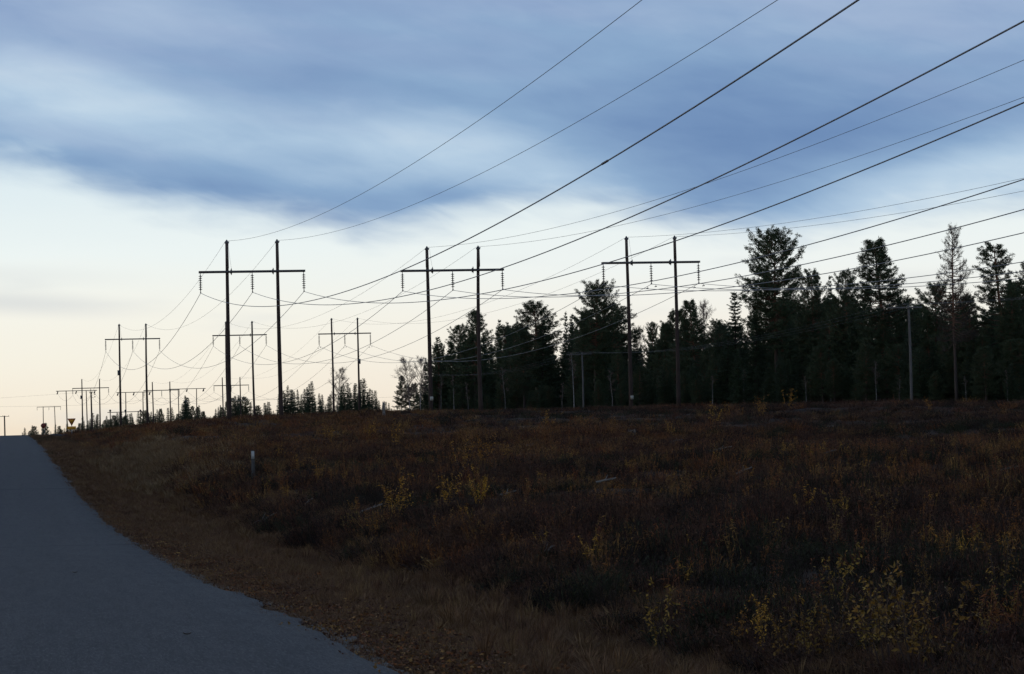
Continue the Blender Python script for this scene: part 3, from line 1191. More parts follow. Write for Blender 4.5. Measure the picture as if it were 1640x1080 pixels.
def make_birch(seed, H=11., half=2.0, base=.3, fine_=1.4, stems=30):
    r = np.random.default_rng(seed)
    T, C = G(), G()
    u, P = trunk_curve(H, r, amp=.02)
    T.tube(P, H * .0085 * (1 - u) + .008, 7)
    for i in range(stems):
        f = i / stems
        h = base + (1 - base) * f * .97
        o = np.array([np.interp(h, u, P[:, kx]) for kx in range(3)])
        a = r.uniform(0, 7)
        L = half * np.interp(f, [0, .35, .8, 1], [.75, 1.1, .75, .25]) * r.uniform(.7, 1.25)
        out = np.array([math.cos(a), math.sin(a), 0])
        s = np.linspace(0, 1, 6)
        Q = o + L * s[:, None] * out * .75 + np.outer(L * (1.15 * s - .15 * s ** 3), [0, 0, 1]) + r.normal(0, .04 * L, (6, 3)) * s[:, None]
        C.tube(Q, np.interp(s, [0, 1], [.030 * L / 2 + .006, .006]), 4, False)
        for j in range(int(9 * fine_)):
            w_ = r.uniform(.25, 1)
            q0 = np.array([np.interp(w_, s, Q[:, kx]) for kx in range(3)])
            d = unit(out * r.uniform(-.2, .8) + r.normal(0, .5, 3) + np.array([0, 0, .8]))
            l2 = L * .42 * r.uniform(.5, 1.2)
            q1 = q0 + d * l2
            C.tube([q0, (q0 + q1) / 2 + r.normal(0, .03, 3), q1], [.010, .008, .005], 3, False)
            K = 10
            w2 = r.uniform(.2, 1, (K, 1))
            C.blades(q0 + (q1 - q0) * w2, d + r.normal(0, .55, (K, 3)), r.uniform(.25, .6, K), .022, r=r)
    return proto(T, C, 'birch_trunk', 'birch_bark', 'birch_twigs', 'birch_twig', half)


PINE_BROAD = ((0, .55), (.25, .95), (.5, 1.0), (.75, .85), (.9, .55), (1, .2))
PINE_CONE = ((0, 1.0), (.3, .95), (.6, .65), (.85, .38), (1, .12))
PINE_OVAL = ((0, .7), (.3, 1.0), (.6, .9), (.85, .55), (1, .18))
pines = [make_pine(101 + i, 16, b, pf, 3.0, lm, 1.0, gap=gp) for i, (b, pf, lm, gp) in enumerate(
    [(.36, PINE_BROAD, 155, .08), (.20, PINE_CONE, 165, .08), (.28, PINE_OVAL, 140, .10), (.18, PINE_OVAL, 155, .08), (.28, PINE_CONE, 140, .10), (.12, PINE_BROAD, 165, .06)])]
dead_pine = make_pine(140, 16, .36, PINE_CONE, 3.0, 110, .8, dead=.88, gap=.04)
layer_pine = make_pine(141, 16, .20, PINE_CONE, 3.0, 84, 1.2, gap=.05)
spruces = [make_spruce(201 + i, 12, hf, .03, 1.0, tp_, rg) for i, (hf, tp_, rg) in enumerate([(1.7, .85, .22), (1.5, .75, .3), (1.9, 1.0, .2), (1.35, .9, .35), (2.1, .8, .25)])]
birches = [make_birch(301 + i, 11, hf, b) for i, (hf, b) in enumerate([(2.0, .28), (2.4, .35), (1.6, .45)])]
slim_birch = [make_birch(321, 10, .8, .45, .5, 16), make_birch(322, 10, .7, .55, .5, 12)]


def plant(pr_, name, label, x, y, H, half=None, group=None, rot=None, cat='tree', lean=0.0):
    z = float(height(x, y)) - .05
    s = H / pr_['H']
    sx = s if half is None else half / pr_['half']
    t = thing(name, label, cat, (x, y, z), rng.uniform(0, 6.28) if rot is None else rot, group, (sx, sx, s))
    if lean:
        t.rotation_euler = (rng.normal(0, lean), rng.normal(0, lean), t.rotation_euler[2])
    link('trunk', pr_['trunk'], t)
    link('crown', pr_['crown'], t)
    return t


def hero(pr_, name, label, px, ytop, X, half_px=None, group=None, rot=None):
    p = at_x(px, ytop, X)
    z = float(height(X, p[1]))
    d = p @ FW
    return plant(pr_, name, label, X, p[1], p[2] - z, None if half_px is None else 1.16 * half_px * d / FOC, group, rot)


GE = 'trees standing out against the sky'
hero(pines[0], 'pine_tree', 'tallest broad pine of the right forest, crown clear of its neighbours', 1237, 360, 77.5, 47, GE, .4)
hero(pines[2], 'pine_tree', 'shorter narrow pine leaning on the right side of the tallest pine', 1299, 426, 77, 30, GE)
hero(pines[3], 'pine_tree', 'slim round-topped pine left of the pointed pine above the grey pole', 1355, 427, 76, 30, GE)
hero(pines[1], 'pine_tree', 'pointed broad-based pine above the pale grey pole', 1411, 376, 76, 56, GE, 1.2)
hero(dead_pine, 'dying_pine', 'thin-needled dying pine with bare twigs and orange lower stem', 1523, 353, 71.8, 34, GE, 2.2)
hero(layer_pine, 'pine_tree', 'layered pine with level boughs near the right edge', 1601, 384, 77, 58, GE, .9)
hero(pines[5], 'pine_tree', 'bushy low-crowned pine between the dying pine and the grey pole', 1496, 446, 79, 34, GE)
hero(pines[3], 'pine_tree', 'dark pine cut by the right edge of the picture', 1648, 415, 80, 40, GE)
hero(pines[0], 'pine_tree', 'tall flat-topped pine left of the right tall pylon', 950, 445, 75, 34, GE, 2.0)
hero(pines[5], 'pine_tree', 'dense broad pine just right of the flat-topped one, behind the pylon pole', 981, 480, 80, 42, GE)
hero(pines[2], 'pine_tree', 'broad many-limbed pine midway between the middle and right tall pylons', 858, 478, 75, 42, GE, 3.0)
hero(pines[4], 'pine_tree', 'dark pine behind the right pole of the middle tall pylon', 760, 493, 76, 32, GE)
hero(pines[3], 'pine_tree', 'lower pine left of the right pole of the middle tall pylon', 737, 516, 75, 26, GE)
hero(spruces[3], 'spruce_tree', 'left of a pair of slim pointed spruces right of the middle pylon', 800, 511, 77, 13, GE)
hero(spruces[0], 'spruce_tree', 'right of a pair of slim pointed spruces right of the middle pylon', 811, 514, 79, 15, GE)
hero(spruces[1], 'spruce_tree', 'slim spruce just right of the left pole of the middle tall pylon', 699, 538, 75, 18, GE)
hero(spruces[2], 'spruce_tree', 'narrow spruce between two broad pines left of the right pylon', 905, 497, 79, 17, GE)
hero(pines[1], 'pine_tree', 'pointed dark pine right of the right tall pylon', 1110, 476, 77, 34, GE)
hero(pines[2], 'pine_tree', 'rounded pine partly behind the right pole of the right pylon', 1082, 492, 79, 28, GE)
hero(spruces[1], 'spruce_tree', 'tall pointed spruce left of the tallest pine', 1176, 466, 77, 28, GE)
hero(pines[5], 'pine_tree', 'low rounded pine left of the tall pointed spruce', 1149, 508, 78, 22, GE)
hero(spruces[3], 'spruce_tree', 'thin spire of a spruce between two right-hand pines', 1329, 440, 80, 12, GE)
hero(pines[3], 'pine_tree', 'left of two feathery young pines right of the right pylon', 1044, 512, 78, 16, GE)
hero(pines[4], 'pine_tree', 'right of two feathery young pines right of the right pylon', 1063, 516, 78, 15, GE)
hero(birches[2], 'birch_tree', 'pale bare birch crown just right of the right pylon', 1020, 518, 84, 14, GE)
hero(birches[2], 'birch_tree', 'thin bare birch top behind the pointed dark pine', 1126, 474, 84, 14, GE)
hero(birches[0], 'birch_tree', 'left of the two rounded bare birches at the forest end', 654, 568, 74, 19, GE)
hero(birches[1], 'birch_tree', 'right of the two rounded bare birches at the forest end', 672, 567, 76, 18, GE)
hero(pines[4], 'pine_tree', 'small pine at the foot of the rounded bare birches', 643, 600, 74, 12, GE)
hero(spruces[0], 'spruce_tree', 'small dark spruce between the rounded birches and the middle pylon', 681, 572, 78, 11, GE)

# the wood behind and between them
sky_px = [640, 700, 740, 800, 850, 900, 950, 1010, 1050, 1100, 1140, 1165, 1200, 1250, 1290, 1340, 1400, 1470, 1500, 1560, 1640, 1800]
sky_py = [600, 562, 538, 536, 522, 522, 505, 545, 532, 518, 530, 512, 512, 484, 474, 482, 474, 490, 474, 480, 452, 450]
GF = 'wood behind the clearing'
MARKS = [(654, 'behind the rounded bare birches'), (690, 'behind the left pole of the middle pylon'), (737, 'between the two poles of the middle pylon'), (780, 'just right of the middle pylon'),
         (815, 'behind the pair of slim spruces'), (858, 'behind the broad many-limbed pine'), (905, 'around the short grey pole'), (950, 'behind the flat-topped pine'), (995, 'at the left pole of the right pylon'),
         (1045, 'between the two poles of the right pylon'), (1090, 'at the right pole of the right pylon'), (1130, 'right of the right pylon'), (1176, 'around the tall pointed spruce'), (1237, 'under the tallest broad pine'),
         (1299, 'right of the tallest broad pine'), (1355, 'around the slim round-topped pine'), (1411, 'behind the pointed pine'), (1455, 'behind the tall grey pole'), (1523, 'around the dying pine'),
         (1575, 'right of the dying pine'), (1625, 'at the right edge of the forest'), (1750, 'beyond the right edge')]


def mark(px):
    return min(MARKS, key=lambda q: abs(q[0] - px))[1]


def fill(n, depth, low, hi, hw, first=75):
    cnt = tries = 0
    while cnt < n and tries < 4000:
        tries += 1
        px = rng.uniform(692, 1730)
        X = first + depth * rng.uniform() ** 1.4
        p = at_x(px, 640, X)
        top = np.interp(px, sky_px, sky_py) + rng.uniform(low, hi)
        q = at_x(px, top, X)
        H = q[2] - float(height(X, p[1]))
        if H < 3 or p[1] > 640:
            continue
        sp_ = rng.uniform() < .56
        pr = spruces[rng.integers(5)] if sp_ else pines[1 + rng.integers(5)]
        nm = 'spruce' if sp_ else 'pine'
        where = mark(px)
        sz = 'tall' if top < np.interp(px, sky_px, sky_py) + 20 else 'lower'
        plant(pr, nm + '_tree', '%s dark %s in the close wood %s' % (sz, nm, where), X, p[1], H, H * rng.uniform(hw, hw + .07), '%s %ss %s' % (sz, nm, where))
        cnt += 1


fill(205, 30, -16, 38, .125)
fill(84, 16, 20, 75, .20)
fill(46, 25, 20, 60, .22, 104)
for px in np.arange(662, 1720, 17.0):      # last row, far inside
    X = rng.uniform(116, 134)
    p = at_x(px, 606 + rng.uniform(-6, 10), X)
    plant(pines[5] if rng.uniform() < .6 else pines[3], 'pine_tree', 'dark low pine deep in the wood ' + mark(px), X, p[1], p[2] - float(height(X, p[1])), rng.uniform(2.2, 3.0), 'deep pines ' + mark(px))
# young spruces and pines along the edge
for i in range(120):
    px = rng.uniform(690, 1700) if i > 20 else rng.uniform(1130, 1660)
    X = rng.uniform(70.5, 76)
    p = at_x(px, 640, X)
    H = rng.uniform(2.0, 5.8)
    sp_ = rng.uniform() < .6
    plant(spruces[rng.integers(5)] if sp_ else pines[3], 'young_spruce' if sp_ else 'young_pine', 'low young %s at the forest edge %s' % ('spruce' if sp_ else 'pine', mark(px)), X, p[1], H,
          H * rng.uniform(.2, .28), 'young %s %s' % ('spruces' if sp_ else 'pines', mark(px)))
# pale birch stems in the shade of the edge
for i, (px, yt) in enumerate([(806, 585), (917, 562), (978, 590), (726, 600), (748, 610), (705, 600), (900, 610), (1140, 600), (1401, 575), (1546, 600), (1612, 590), (1190, 590), (1253, 595), (1290, 600), (1330, 600), (1080, 600), (1440, 600), (1580, 605)]):
    hero(slim_birch[i % 2], 'birch_sapling', 'slender pale birch stem before the wood ' + mark(px), px, yt, rng.uniform(70.5, 73), None, 'slender pale birches ' + mark(px))

# trees farther off to the left
lx = [40, 60, 80, 110, 150, 200, 250, 285, 297, 310, 330, 355, 370, 392, 410, 440, 462, 480, 500, 515, 530, 550, 565, 585, 605, 620, 645]
ly = [694, 688, 684, 680, 670, 668, 664, 660, 640, 655, 662, 655, 645, 640, 660, 645, 622, 622, 618, 630, 640, 622, 618, 612, 635, 652, 655]
GL = 'distant trees left of the forest'
for i in range(215):
    px = 36 + (i + rng.uniform(-.4, .4)) * (640 - 36) / 215
    top = np.interp(px, lx, ly) + 34 * rng.uniform() ** 1.5 - (10 if px < 430 else 8)
    if px > 430:
        if i % 4 == 0:
            continue
        X = rng.uniform(72, 92)
        p = at_x(px, top, X)
    else:
        p = at_y(px, top, rng.uniform(800, 980) if px > 240 else rng.uniform(560, 800))
    x, y = float(p[0]), float(p[1])
    H = p[2] - float(height(x, y))
    if H < 2.5:
        continue
    sp_ = px > 430 or rng.uniform() < .7
    where = min([(50, 'just beyond the road crest'), (85, 'behind the round sign'), (115, 'behind the yield sign'), (145, 'under the small distant pylon'), (190, 'at the left pole of the left medium pylon'),
                 (235, 'at the right pole of the left medium pylon'), (275, 'left of the tallest distant spruce'), (320, 'left of the nearest tall pylon'), (365, 'at the left pole of the nearest tall pylon'),
                 (405, 'between the poles of the nearest tall pylon'), (447, 'at the right pole of the nearest tall pylon'), (490, 'right of the nearest tall pylon'), (531, 'at the left pole of the third medium pylon'),
                 (572, 'at the right pole of the third medium pylon'), (615, 'left of the rounded bare birches')], key=lambda q: abs(q[0] - px))[1]
    nm = 'spruce' if sp_ else 'pine'
    plant(spruces[rng.integers(5)] if sp_ else pines[1 + rng.integers(5)], nm + '_tree', 'far %s %s %s' % ('pointed' if sp_ else 'rounded', nm, where), x, y, H,
          H * rng.uniform(.15, .23), 'far %ss %s' % (nm, where))
for px, yt, hp, lb in ((297, 633, 12, 'tallest distant spruce between the left medium pylon and the tall pylon'), (392, 634, 12, 'round distant pine between the poles of the half-hidden pylon')):
    p = at_y(px, yt, 780)
    x, y = float(p[0]), float(p[1])
    plant(spruces[4] if px < 300 else pines[2], 'spruce_tree' if px < 300 else 'pine_tree', lb, x, y, p[2] - float(height(x, y)), hp * 790 / FOC)
hero(birches[0], 'birch_tree', 'wispy bare birch behind the medium pylon over the young trees', 540, 585, 84, 17)

# ------------------------------------------------------------------ ground cover (instanced stuff)
store = bpy.data.collections.new('ground_cover_kinds')


def kind_mesh(fn, mats, name, n=4):
    c = bpy.data.collections.new(name)
    for i in range(n):
        ob = bpy.data.objects.new('%s_%02d' % (name, i), fn(np.random.default_rng(900 + i + len(name)), mats[i % len(mats)]))
        c.objects.link(ob)
    return c


def heath(r, mat):
    g = G()
    n = 70
    a = r.uniform(0, 7, n)
    rr = .26 * np.sqrt(r.uniform(0, 1, n))
    C = np.stack([rr * np.cos(a), rr * np.sin(a), np.zeros(n)], -1)
    D = np.stack([np.cos(a) * rr * 1.6, np.sin(a) * rr * 1.6, np.full(n, .6)], -1) + r.normal(0, .14, (n, 3))
    L = r.uniform(.16, .42, n)
    g.blades(C, D, L, .012, r=r)
    m_ = 150
    i = r.integers(0, n, m_)
    w_ = r.uniform(.3, 1, (m_, 1))
    g.blades(C[i] + unit(D)[i] * L[i][:, None] * w_, unit(D)[i] + r.normal(0, .6, (m_, 3)), r.uniform(.03, .085, m_), r.uniform(.010, .022, m_), r=r)
    return g.mesh('heath', mat)


def tuft(r, mat, n=46, h=(.10, .26), spread=.10, wd=.008):
    g = G()
    a = r.uniform(0, 7, n)
    rr = spread * np.sqrt(r.uniform(0, 1, n))
    C = np.stack([rr * np.cos(a), rr * np.sin(a), np.zeros(n)], -1)
    D = np.stack([np.cos(a) * .35, np.sin(a) * .35, np.ones(n)], -1) + r.normal(0, .22, (n, 3))
    g.blades(C, D, r.uniform(h[0], h[1], n), wd, r=r)
    return g.mesh('grass', mat)


def tall_tuft(r, mat):
    g = G()
    n = 60
    a = r.uniform(0, 7, n)
    rr = .10 * np.sqrt(r.uniform(0, 1, n))
    for i in range(n):
        o = np.array([rr[i] * math.cos(a[i]), rr[i] * math.sin(a[i]), 0])
        L = r.uniform(.25, .62)
        s = np.linspace(0, 1, 4)
        Q = o + np.outer(s, [0, 0, L]) + np.outer(s ** 2, [math.cos(a[i]), math.sin(a[i]), -.25]) * L * r.uniform(.1, .55)
        sd = np.array([-math.sin(a[i]), math.cos(a[i]), 0]) * .0045
        g.add(np.concatenate([Q[:-1] - sd, Q[:-1] + sd, Q[-1:]]), [(2, 5, 6)], [(0, 3, 4, 1), (1, 4, 5, 2)])
    return g.mesh('tall_grass', mat)


def dry_stems(r, mat):
    """tall stalks with long drooping leaves, gone brown and yellow"""
    g = G()
    for i in range(5):
        a = r.uniform(0, 7)
        rr = r.uniform(0, .22)
        o = np.array([rr * math.cos(a), rr * math.sin(a), 0])
        H = r.uniform(.5, .95)
        ln = r.normal(0, .10, 2)
        s = np.linspace(0, 1, 5)
        Q = o + np.stack([ln[0] * s * s, ln[1] * s * s, H * s], -1)
        g.tube(Q, np.interp(s, [0, 1], [.005, .003]), 3, False)
        m_ = 13
        w_ = r.uniform(.3, 1, m_)
        q = np.stack([np.interp(w_, s, Q[:, kx]) for kx in range(3)], -1)
        aa = r.uniform(0, 7, m_)
        D = np.stack([np.cos(aa), np.sin(aa), r.uniform(-1.3, .2, m_)], -1)
        g.leaves(q, D, r.uniform(.05, .11, m_), r.uniform(.012, .024, m_), r=r)
    return g.mesh('dry_stems', mat)


def litter(r, mat):
    g = G()
    n = 30
    C = np.stack([r.uniform(-.3, .3, n), r.uniform(-.3, .3, n), r.uniform(.005, .03, n)], -1)
    D = np.stack([r.normal(0, 1, n), r.normal(0, 1, n), r.normal(0, .22, n)], -1)
    g.leaves(C, D, r.uniform(.02, .045, n), r.uniform(.012, .028, n), r=r)
    return g.mesh('litter', mat)


def scatter(name, coll, P, scl, tilt=.12, zs=None):
    n = len(P)
    me = bpy.data.meshes.new(name)
    me.vertices.add(n)
    me.vertices.foreach_set('co', np.asarray(P, float).ravel())
    a = me.attributes.new('scl', 'FLOAT_VECTOR', 'POINT')
    sv = np.stack([scl, scl, scl if zs is None else zs], -1)
    a.data.foreach_set('vector', sv.astype(np.float32).ravel())
    a = me.attributes.new('rot', 'FLOAT_VECTOR', 'POINT')
    a.data.foreach_set('vector', np.stack([rng.normal(0, tilt, n), rng.normal(0, tilt, n), rng.uniform(0, 6.28, n)], -1).astype(np.float32).ravel())
    a = me.attributes.new('pick', 'INT', 'POINT')
    a.data.foreach_set('value', rng.integers(0, len(coll.objects), n).astype(np.int32))
    me.update()
    ob = link(name, me)
    ng = bpy.data.node_groups.new(name, 'GeometryNodeTree')
    ng.interface.new_socket('Geometry', in_out='INPUT', socket_type='NodeSocketGeometry')
    ng.interface.new_socket('Geometry', in_out='OUTPUT', socket_type='NodeSocketGeometry')
    gi = ng.nodes.new('NodeGroupInput')
    go = ng.nodes.new('NodeGroupOutput')
    ci = ng.nodes.new('GeometryNodeCollectionInfo')
    ci.inputs['Collection'].default_value = coll
    ci.inputs['Separate Children'].default_value = True
    ci.inputs['Reset Children'].default_value = True
    ip = ng.nodes.new('GeometryNodeInstanceOnPoints')
    ip.inputs['Pick Instance'].default_value = True

    def attr(nm, ty):
        q = ng.nodes.new('GeometryNodeInputNamedAttribute')
        q.data_type = ty
        q.inputs['Name'].default_value = nm
        return q.outputs[0]
    m2p = ng.nodes.new('GeometryNodeMeshToPoints')
    ng.links.new(gi.outputs[0], m2p.inputs[0])
    ng.links.new(m2p.outputs[0], ip.inputs['Points'])
    ng.links.new(ci.outputs[0], ip.inputs['Instance'])
    ng.links.new(attr('pick', 'INT'), ip.inputs['Instance Index'])
    ng.links.new(attr('rot', 'FLOAT_VECTOR'), ip.inputs['Rotation'])
    ng.links.new(attr('scl', 'FLOAT_VECTOR'), ip.inputs['Scale'])
    ng.links.new(ip.outputs[0], go.inputs[0])
    md = ob.modifiers.new('scatter', 'NODES')
    md.node_group = ng
    return tag(ob, kind='stuff')


def field_points(n, d0, d1, a0=-4.0, a1=30.0, power=1.0):
    """random spots in the wedge in front of the road, denser near the road's bend of view; returns x, y"""
    d = np.sqrt(rng.uniform(d0 ** 2, d1 ** 2, n)) if power == 1.0 else d0 + (d1 - d0) * rng.uniform(0, 1, n) ** power
    a = np.radians(rng.uniform(a0, a1, n))
    return d * np.sin(a), d * np.cos(a)


K_red = kind_mesh(heath, ['heath_red', 'heath_red', 'heath_dark'], 'heath_red_kind', 6)
K_dark = kind_mesh(heath, ['heath_dark', 'grass_green'], 'heath_dark_kind', 4)
K_orange = kind_mesh(heath, ['heath_orange', 'leaf_rust', 'heath_red'], 'heath_orange_kind', 6)
K_tan = kind_mesh(tuft, ['grass_tan', 'grass_brown'], 'tan_tuft_kind', 4)
K_brown = kind_mesh(tuft, ['grass_brown', 'grass_brown', 'grass_tan'], 'brown_tuft_kind', 6)
K_green = kind_mesh(tuft, ['grass_green', 'grass_brown'], 'green_tuft_kind', 4)
K_tall = kind_mesh(tall_tuft, ['grass_tan', 'grass_brown', 'grass_tan'], 'tall_tuft_kind', 6)
K_stem = kind_mesh(dry_stems, ['leaf_rust', 'heath_red', 'heath_red', 'stem', 'leaf_rust', 'heath_orange', 'heath_red', 'leaf_rust', 'leaf_yellow'], 'stem_kind', 9)
K_lit = kind_mesh(litter, ['leaf_rust', 'heath_orange', 'heath_red', 'heath_red', 'grass_brown'], 'litter_kind', 5)

# heath over the whole clearing: thick close by, larger clumps far off
X1, Y1 = field_points(15000, 14, 48)
X2, Y2 = field_points(20000, 44, 115)
X3, Y3 = field_points(19000, 108, 300, -2, 28)
X = np.concatenate([X1, X2, X3])
Y = np.concatenate([Y1, Y2, Y3])
D = np.hypot(X, Y)
base_s = np.interp(D, [14, 48, 115, 300], [.75, 1.0, 1.6, 2.3]) * rng.uniform(.6, 1.25, len(X))
e = X - road_edge(Y)
patch = vnoise(X / 9, Y / 9, 21) + .5 * vnoise(X / 3.1, Y / 3.1, 22)
bank_c = ground_at(252, 738)
bank = np.exp(-(((X - bank_c[0]) / 1.9) ** 2 + ((Y - bank_c[1]) / 17) ** 2)) 
ok = (bank < .35 + .25 * rng.uniform(size=len(X))) & (e > 3.2 + .9 * vnoise(Y / 4, X / 4, 23)) & (X < 120)
ok &= rng.uniform(size=len(X)) < np.where(patch < -.28, .35, 1.0)
Z = height(X, Y)
P = np.stack([X, Y, Z - .02], -1)
zsc = np.interp(D, [14, 48, 115, 300], [.8, .85, .85, .8]) * rng.uniform(.55, 1.3, len(X)) * (.95 + 1.1 * vnoise(X / 2.2, Y / 2.2, 27) + .5 * vnoise(X / .8, Y / .8, 28))
orange_p = sstep(50, 120, D) * sstep(44, 12, X) * .6 + .16 * (vnoise(X / 6, Y / 6, 25) > .17) + .03
isor = rng.uniform(size=len(X)) < orange_p
isdk = (~isor) & (patch + .25 * rng.normal(size=len(X)) < -.12)
isrd = ~(isor | isdk)
for nm, cl_, mk in (('heath_shrubs', K_red, isrd), ('dark_heath', K_dark, isdk), ('orange_brushwood', K_orange, isor)):
    q = ok & mk
    scatter(nm, cl_, P[q], base_s[q], .15, zsc[q] * np.where(isor, 1.25, 1.0)[q])
# dry stalks standing above the heath
X, Y = field_points(3600, 15, 75, -2, 29)
e = X - road_edge(Y)
q = (e > 4.2) & (vnoise(X / 4.5, Y / 4.5, 31) > -.12)
X, Y = X[q], Y[q]
scatter('dry_stalks', K_stem, np.stack([X, Y, height(X, Y) - .02], -1), rng.uniform(.38, .72, len(X)), .16)
# tan tussocks in patches of the clearing
X, Y = field_points(16000, 18, 260, -2, 28, 1.0)
q = (X - road_edge(Y) > 4) & (vnoise(X / 11, Y / 11, 41) + .4 * vnoise(X / 3, Y / 3, 42) > .30) & (X < 76)
X, Y = X[q], Y[q]
scatter('dry_tussocks', K_tall, np.stack([X, Y, height(X, Y) - .02], -1), np.interp(np.hypot(X, Y), [18, 260], [.6, 1.6]) * rng.uniform(.6, 1.1, len(X)), .15,
        np.interp(np.hypot(X, Y), [18, 260], [.55, .8]) * rng.uniform(.6, 1.1, len(X)))
# mown grass of the verge
n = 32000
Y = 11 + (150 - 11) * rng.uniform(0, 1, n) ** 1.9
e = rng.uniform(-.02, 4.6, n)
X = road_edge(Y) + e
dn = vnoise(X / 1.2, Y / 3.5, 51) + .6 * np.cos(e * 3.6 + 1.5 * vnoise(Y / 9, 0, 52))
sc_ = np.interp(Y, [11, 60, 150], [.85, 1.3, 2.4]) * rng.uniform(.6, 1.2, n)
zz = np.interp(Y, [11, 150], [.62, .8]) * rng.uniform(.4, 1.1, n) * np.interp(e, [0, 1, 4, 5.4], [.55, .7, 1.1, 1.6])
P = np.stack([X, Y, height(X, Y) - .01], -1)
tanmask = dn + .35 * rng.normal(size=n) > .30
scatter('verge_grass', K_brown, P[~tanmask], sc_[~tanmask], .2, zz[~tanmask])
scatter('pale_verge_grass', K_tan, P[tanmask], sc_[tanmask], .2, zz[tanmask])
# far end of the verge and the left side of the road
n = 5000
Y = rng.uniform(140, 236, n)
X = road_edge(Y) + rng.uniform(.2, 10, n)
gz = vnoise(X / 5, Y / 14, 55) > .0
P = np.stack([X, Y, height(X, Y) - .02], -1)
scatter('far_verge_grass', K_brown, P[~gz], rng.uniform(1.5, 2.6, (~gz).sum()), .2, rng.uniform(.6, 1.2, (~gz).sum()))
scatter('green_ditch_grass', K_green, P[gz], rng.uniform(1.5, 2.6, gz.sum()), .2, rng.uniform(.6, 1.2, gz.sum()))
n = 4000
Y = rng.uniform(5, 120, n)
X = road_edge(Y) - ROADW - rng.uniform(.2, 8, n)
scatter('left_verge_grass', K_brown, np.stack([X, Y, height(X, Y) - .02], -1), rng.uniform(1.0, 2.0, n), .2, rng.uniform(.6, 1.1, n))
n = 7000
Y = rng.uniform(6, 210, n)
X = road_edge(Y) - ROADW - 4 - 50 * rng.uniform(0, 1, n) ** 1.4
scatter('roadside_heath', K_red, np.stack([X, Y, height(X, Y) - .02], -1), rng.uniform(1.2, 2.4, n), .15, rng.uniform(.6, 1.1, n))
# taller pale grass where the ditch meets the heath
n = 1300
Y = 12 + (125 - 12) * rng.uniform(0, 1, n) ** 1.5
X = road_edge(Y) + 2.0 + rng.normal(0, .6, n) + 1.2 * sstep(12, 40, Y)
q = vnoise(X / 1.5, Y / 3.0, 61) > -.18
X, Y = X[q], Y[q]
scatter('ditch_grass', K_tall, np.stack([X, Y, height(X, Y) - .02], -1), np.interp(Y, [12, 125], [.6, 1.4]) * rng.uniform(.6, 1.1, len(X)), .18, rng.uniform(.2, .58, len(X)))
# the pale grassy bank farther up
n = 2600
c_ = bank_c
X = c_[0] + rng.normal(0, 1.0, n)
Y = c_[1] + rng.normal(0, 10, n)
q = X - road_edge(Y) > 1.6
X, Y = X[q], Y[q]
n = len(X)
K_pale = kind_mesh(tall_tuft, ['grass_pale', 'grass_pale', 'grass_tan'], 'pale_tuft_kind', 6)
scatter('bank_grass', K_pale, np.stack([X, Y, height(X, Y) - .02], -1), rng.uniform(.9, 1.5, n), .2, rng.uniform(.5, .9, n))
# leaf litter blown against the asphalt edge
n = 1000
Y = 11 + 80 * rng.uniform(0, 1, n) ** 1.7
X = road_edge(Y) + .22 + np.abs(rng.normal(0, .38, n))
scatter('fallen_leaves', K_lit, np.stack([X, Y, np.maximum(height(X, Y), -99) + .035], -1), rng.uniform(.6, 1.2, n), .1)


# ------------------------------------------------------------------ leafy saplings, one by one
def make_sapling(seed, mat, stems=4, H=1.0, leaves=24, big=.05, arch=.25):
    r = np.random.default_rng(seed)
    T, C = G(), G()
    for i in range(stems):
        a = r.uniform(0, 7)
        h = H * r.uniform(.65, 1.05)
        s = np.linspace(0, 1, 6)
        o = np.array([math.cos(a), math.sin(a), 0])
        Q = o * r.uniform(0, .05) + np.outer(s ** 1.3, o) * h * r.uniform(.4, 1.2) * arch + np.outer(s, [0, 0, h]) + r.normal(0, .012, (6, 3))
        T.tube(Q, np.interp(s, [0, 1], [.008, .0025]), 4, False)
        for j in range(5):
            w_ = r.uniform(.3, .9)
            q0 = np.array([np.interp(w_, s, Q[:, kx]) for kx in range(3)])
            d = unit(r.normal(0, .6, 3) + np.array([0, 0, .7]) + o * .4)
            l = h * .26 * r.uniform(.5, 1.2)
            T.tube([q0, q0 + d * l], [.003, .0015], 3, False)
            m_ = 4
            w2 = r.uniform(.3, 1.05, (m_, 1))
            dd = r.normal(0, .7, (m_, 3)) + np.array([0, 0, -.35]) + d * .5
            C.leaves(q0 + d * l * w2, dd, big * r.uniform(.6, 1.25, m_), big * r.uniform(.28, .55, m_), r=r)
        w_ = r.uniform(.35, 1.02, leaves)
        q = np.stack([np.interp(w_, s, Q[:, kx]) for kx in range(3)], -1)
        dd = r.normal(0, .7, (leaves, 3)) + np.array([0, 0, -.3]) + o * .3
        C.leaves(q, dd, big * r.uniform(.6, 1.3, leaves), big * r.uniform(.28, .55, leaves), r=r)
    return T.mesh('sapling_stems', 'stem'), C.mesh('sapling_leaves', mat)


M['leaf_bright'] = material('bright_yellow_leaves', (.60, .33, .02), (.45, .22, .02), 3, .7, .25, island=.3)
sap = {'bright': [make_sapling(431, 'leaf_bright', 7, 1.0, 60, .06, .35)],
       'yellow': [make_sapling(401 + i, 'leaf_yellow', 4 + i % 3, 1.0, 26, .05) for i in range(4)],
       'olive': [make_sapling(411 + i, 'leaf_olive', 5, 1.0, 20, .062, .3) for i in range(3)],
       'rust': [make_sapling(421 + i, 'leaf_rust', 4, 1.0, 22, .045) for i in range(3)]}


def sapling(px, py, kind, H, label, group, wide=1.0):
    p = ground_at(px, py)
    T, C = sap[kind][rng.integers(len(sap[kind]))]
    t = thing('birch_sapling', label, 'shrub', (p[0], p[1], p[2] - .02), rng.uniform(0, 6.28), group, (H * wide, H * wide, H))
    link('stems', T, t)
    link('leaves', C, t)


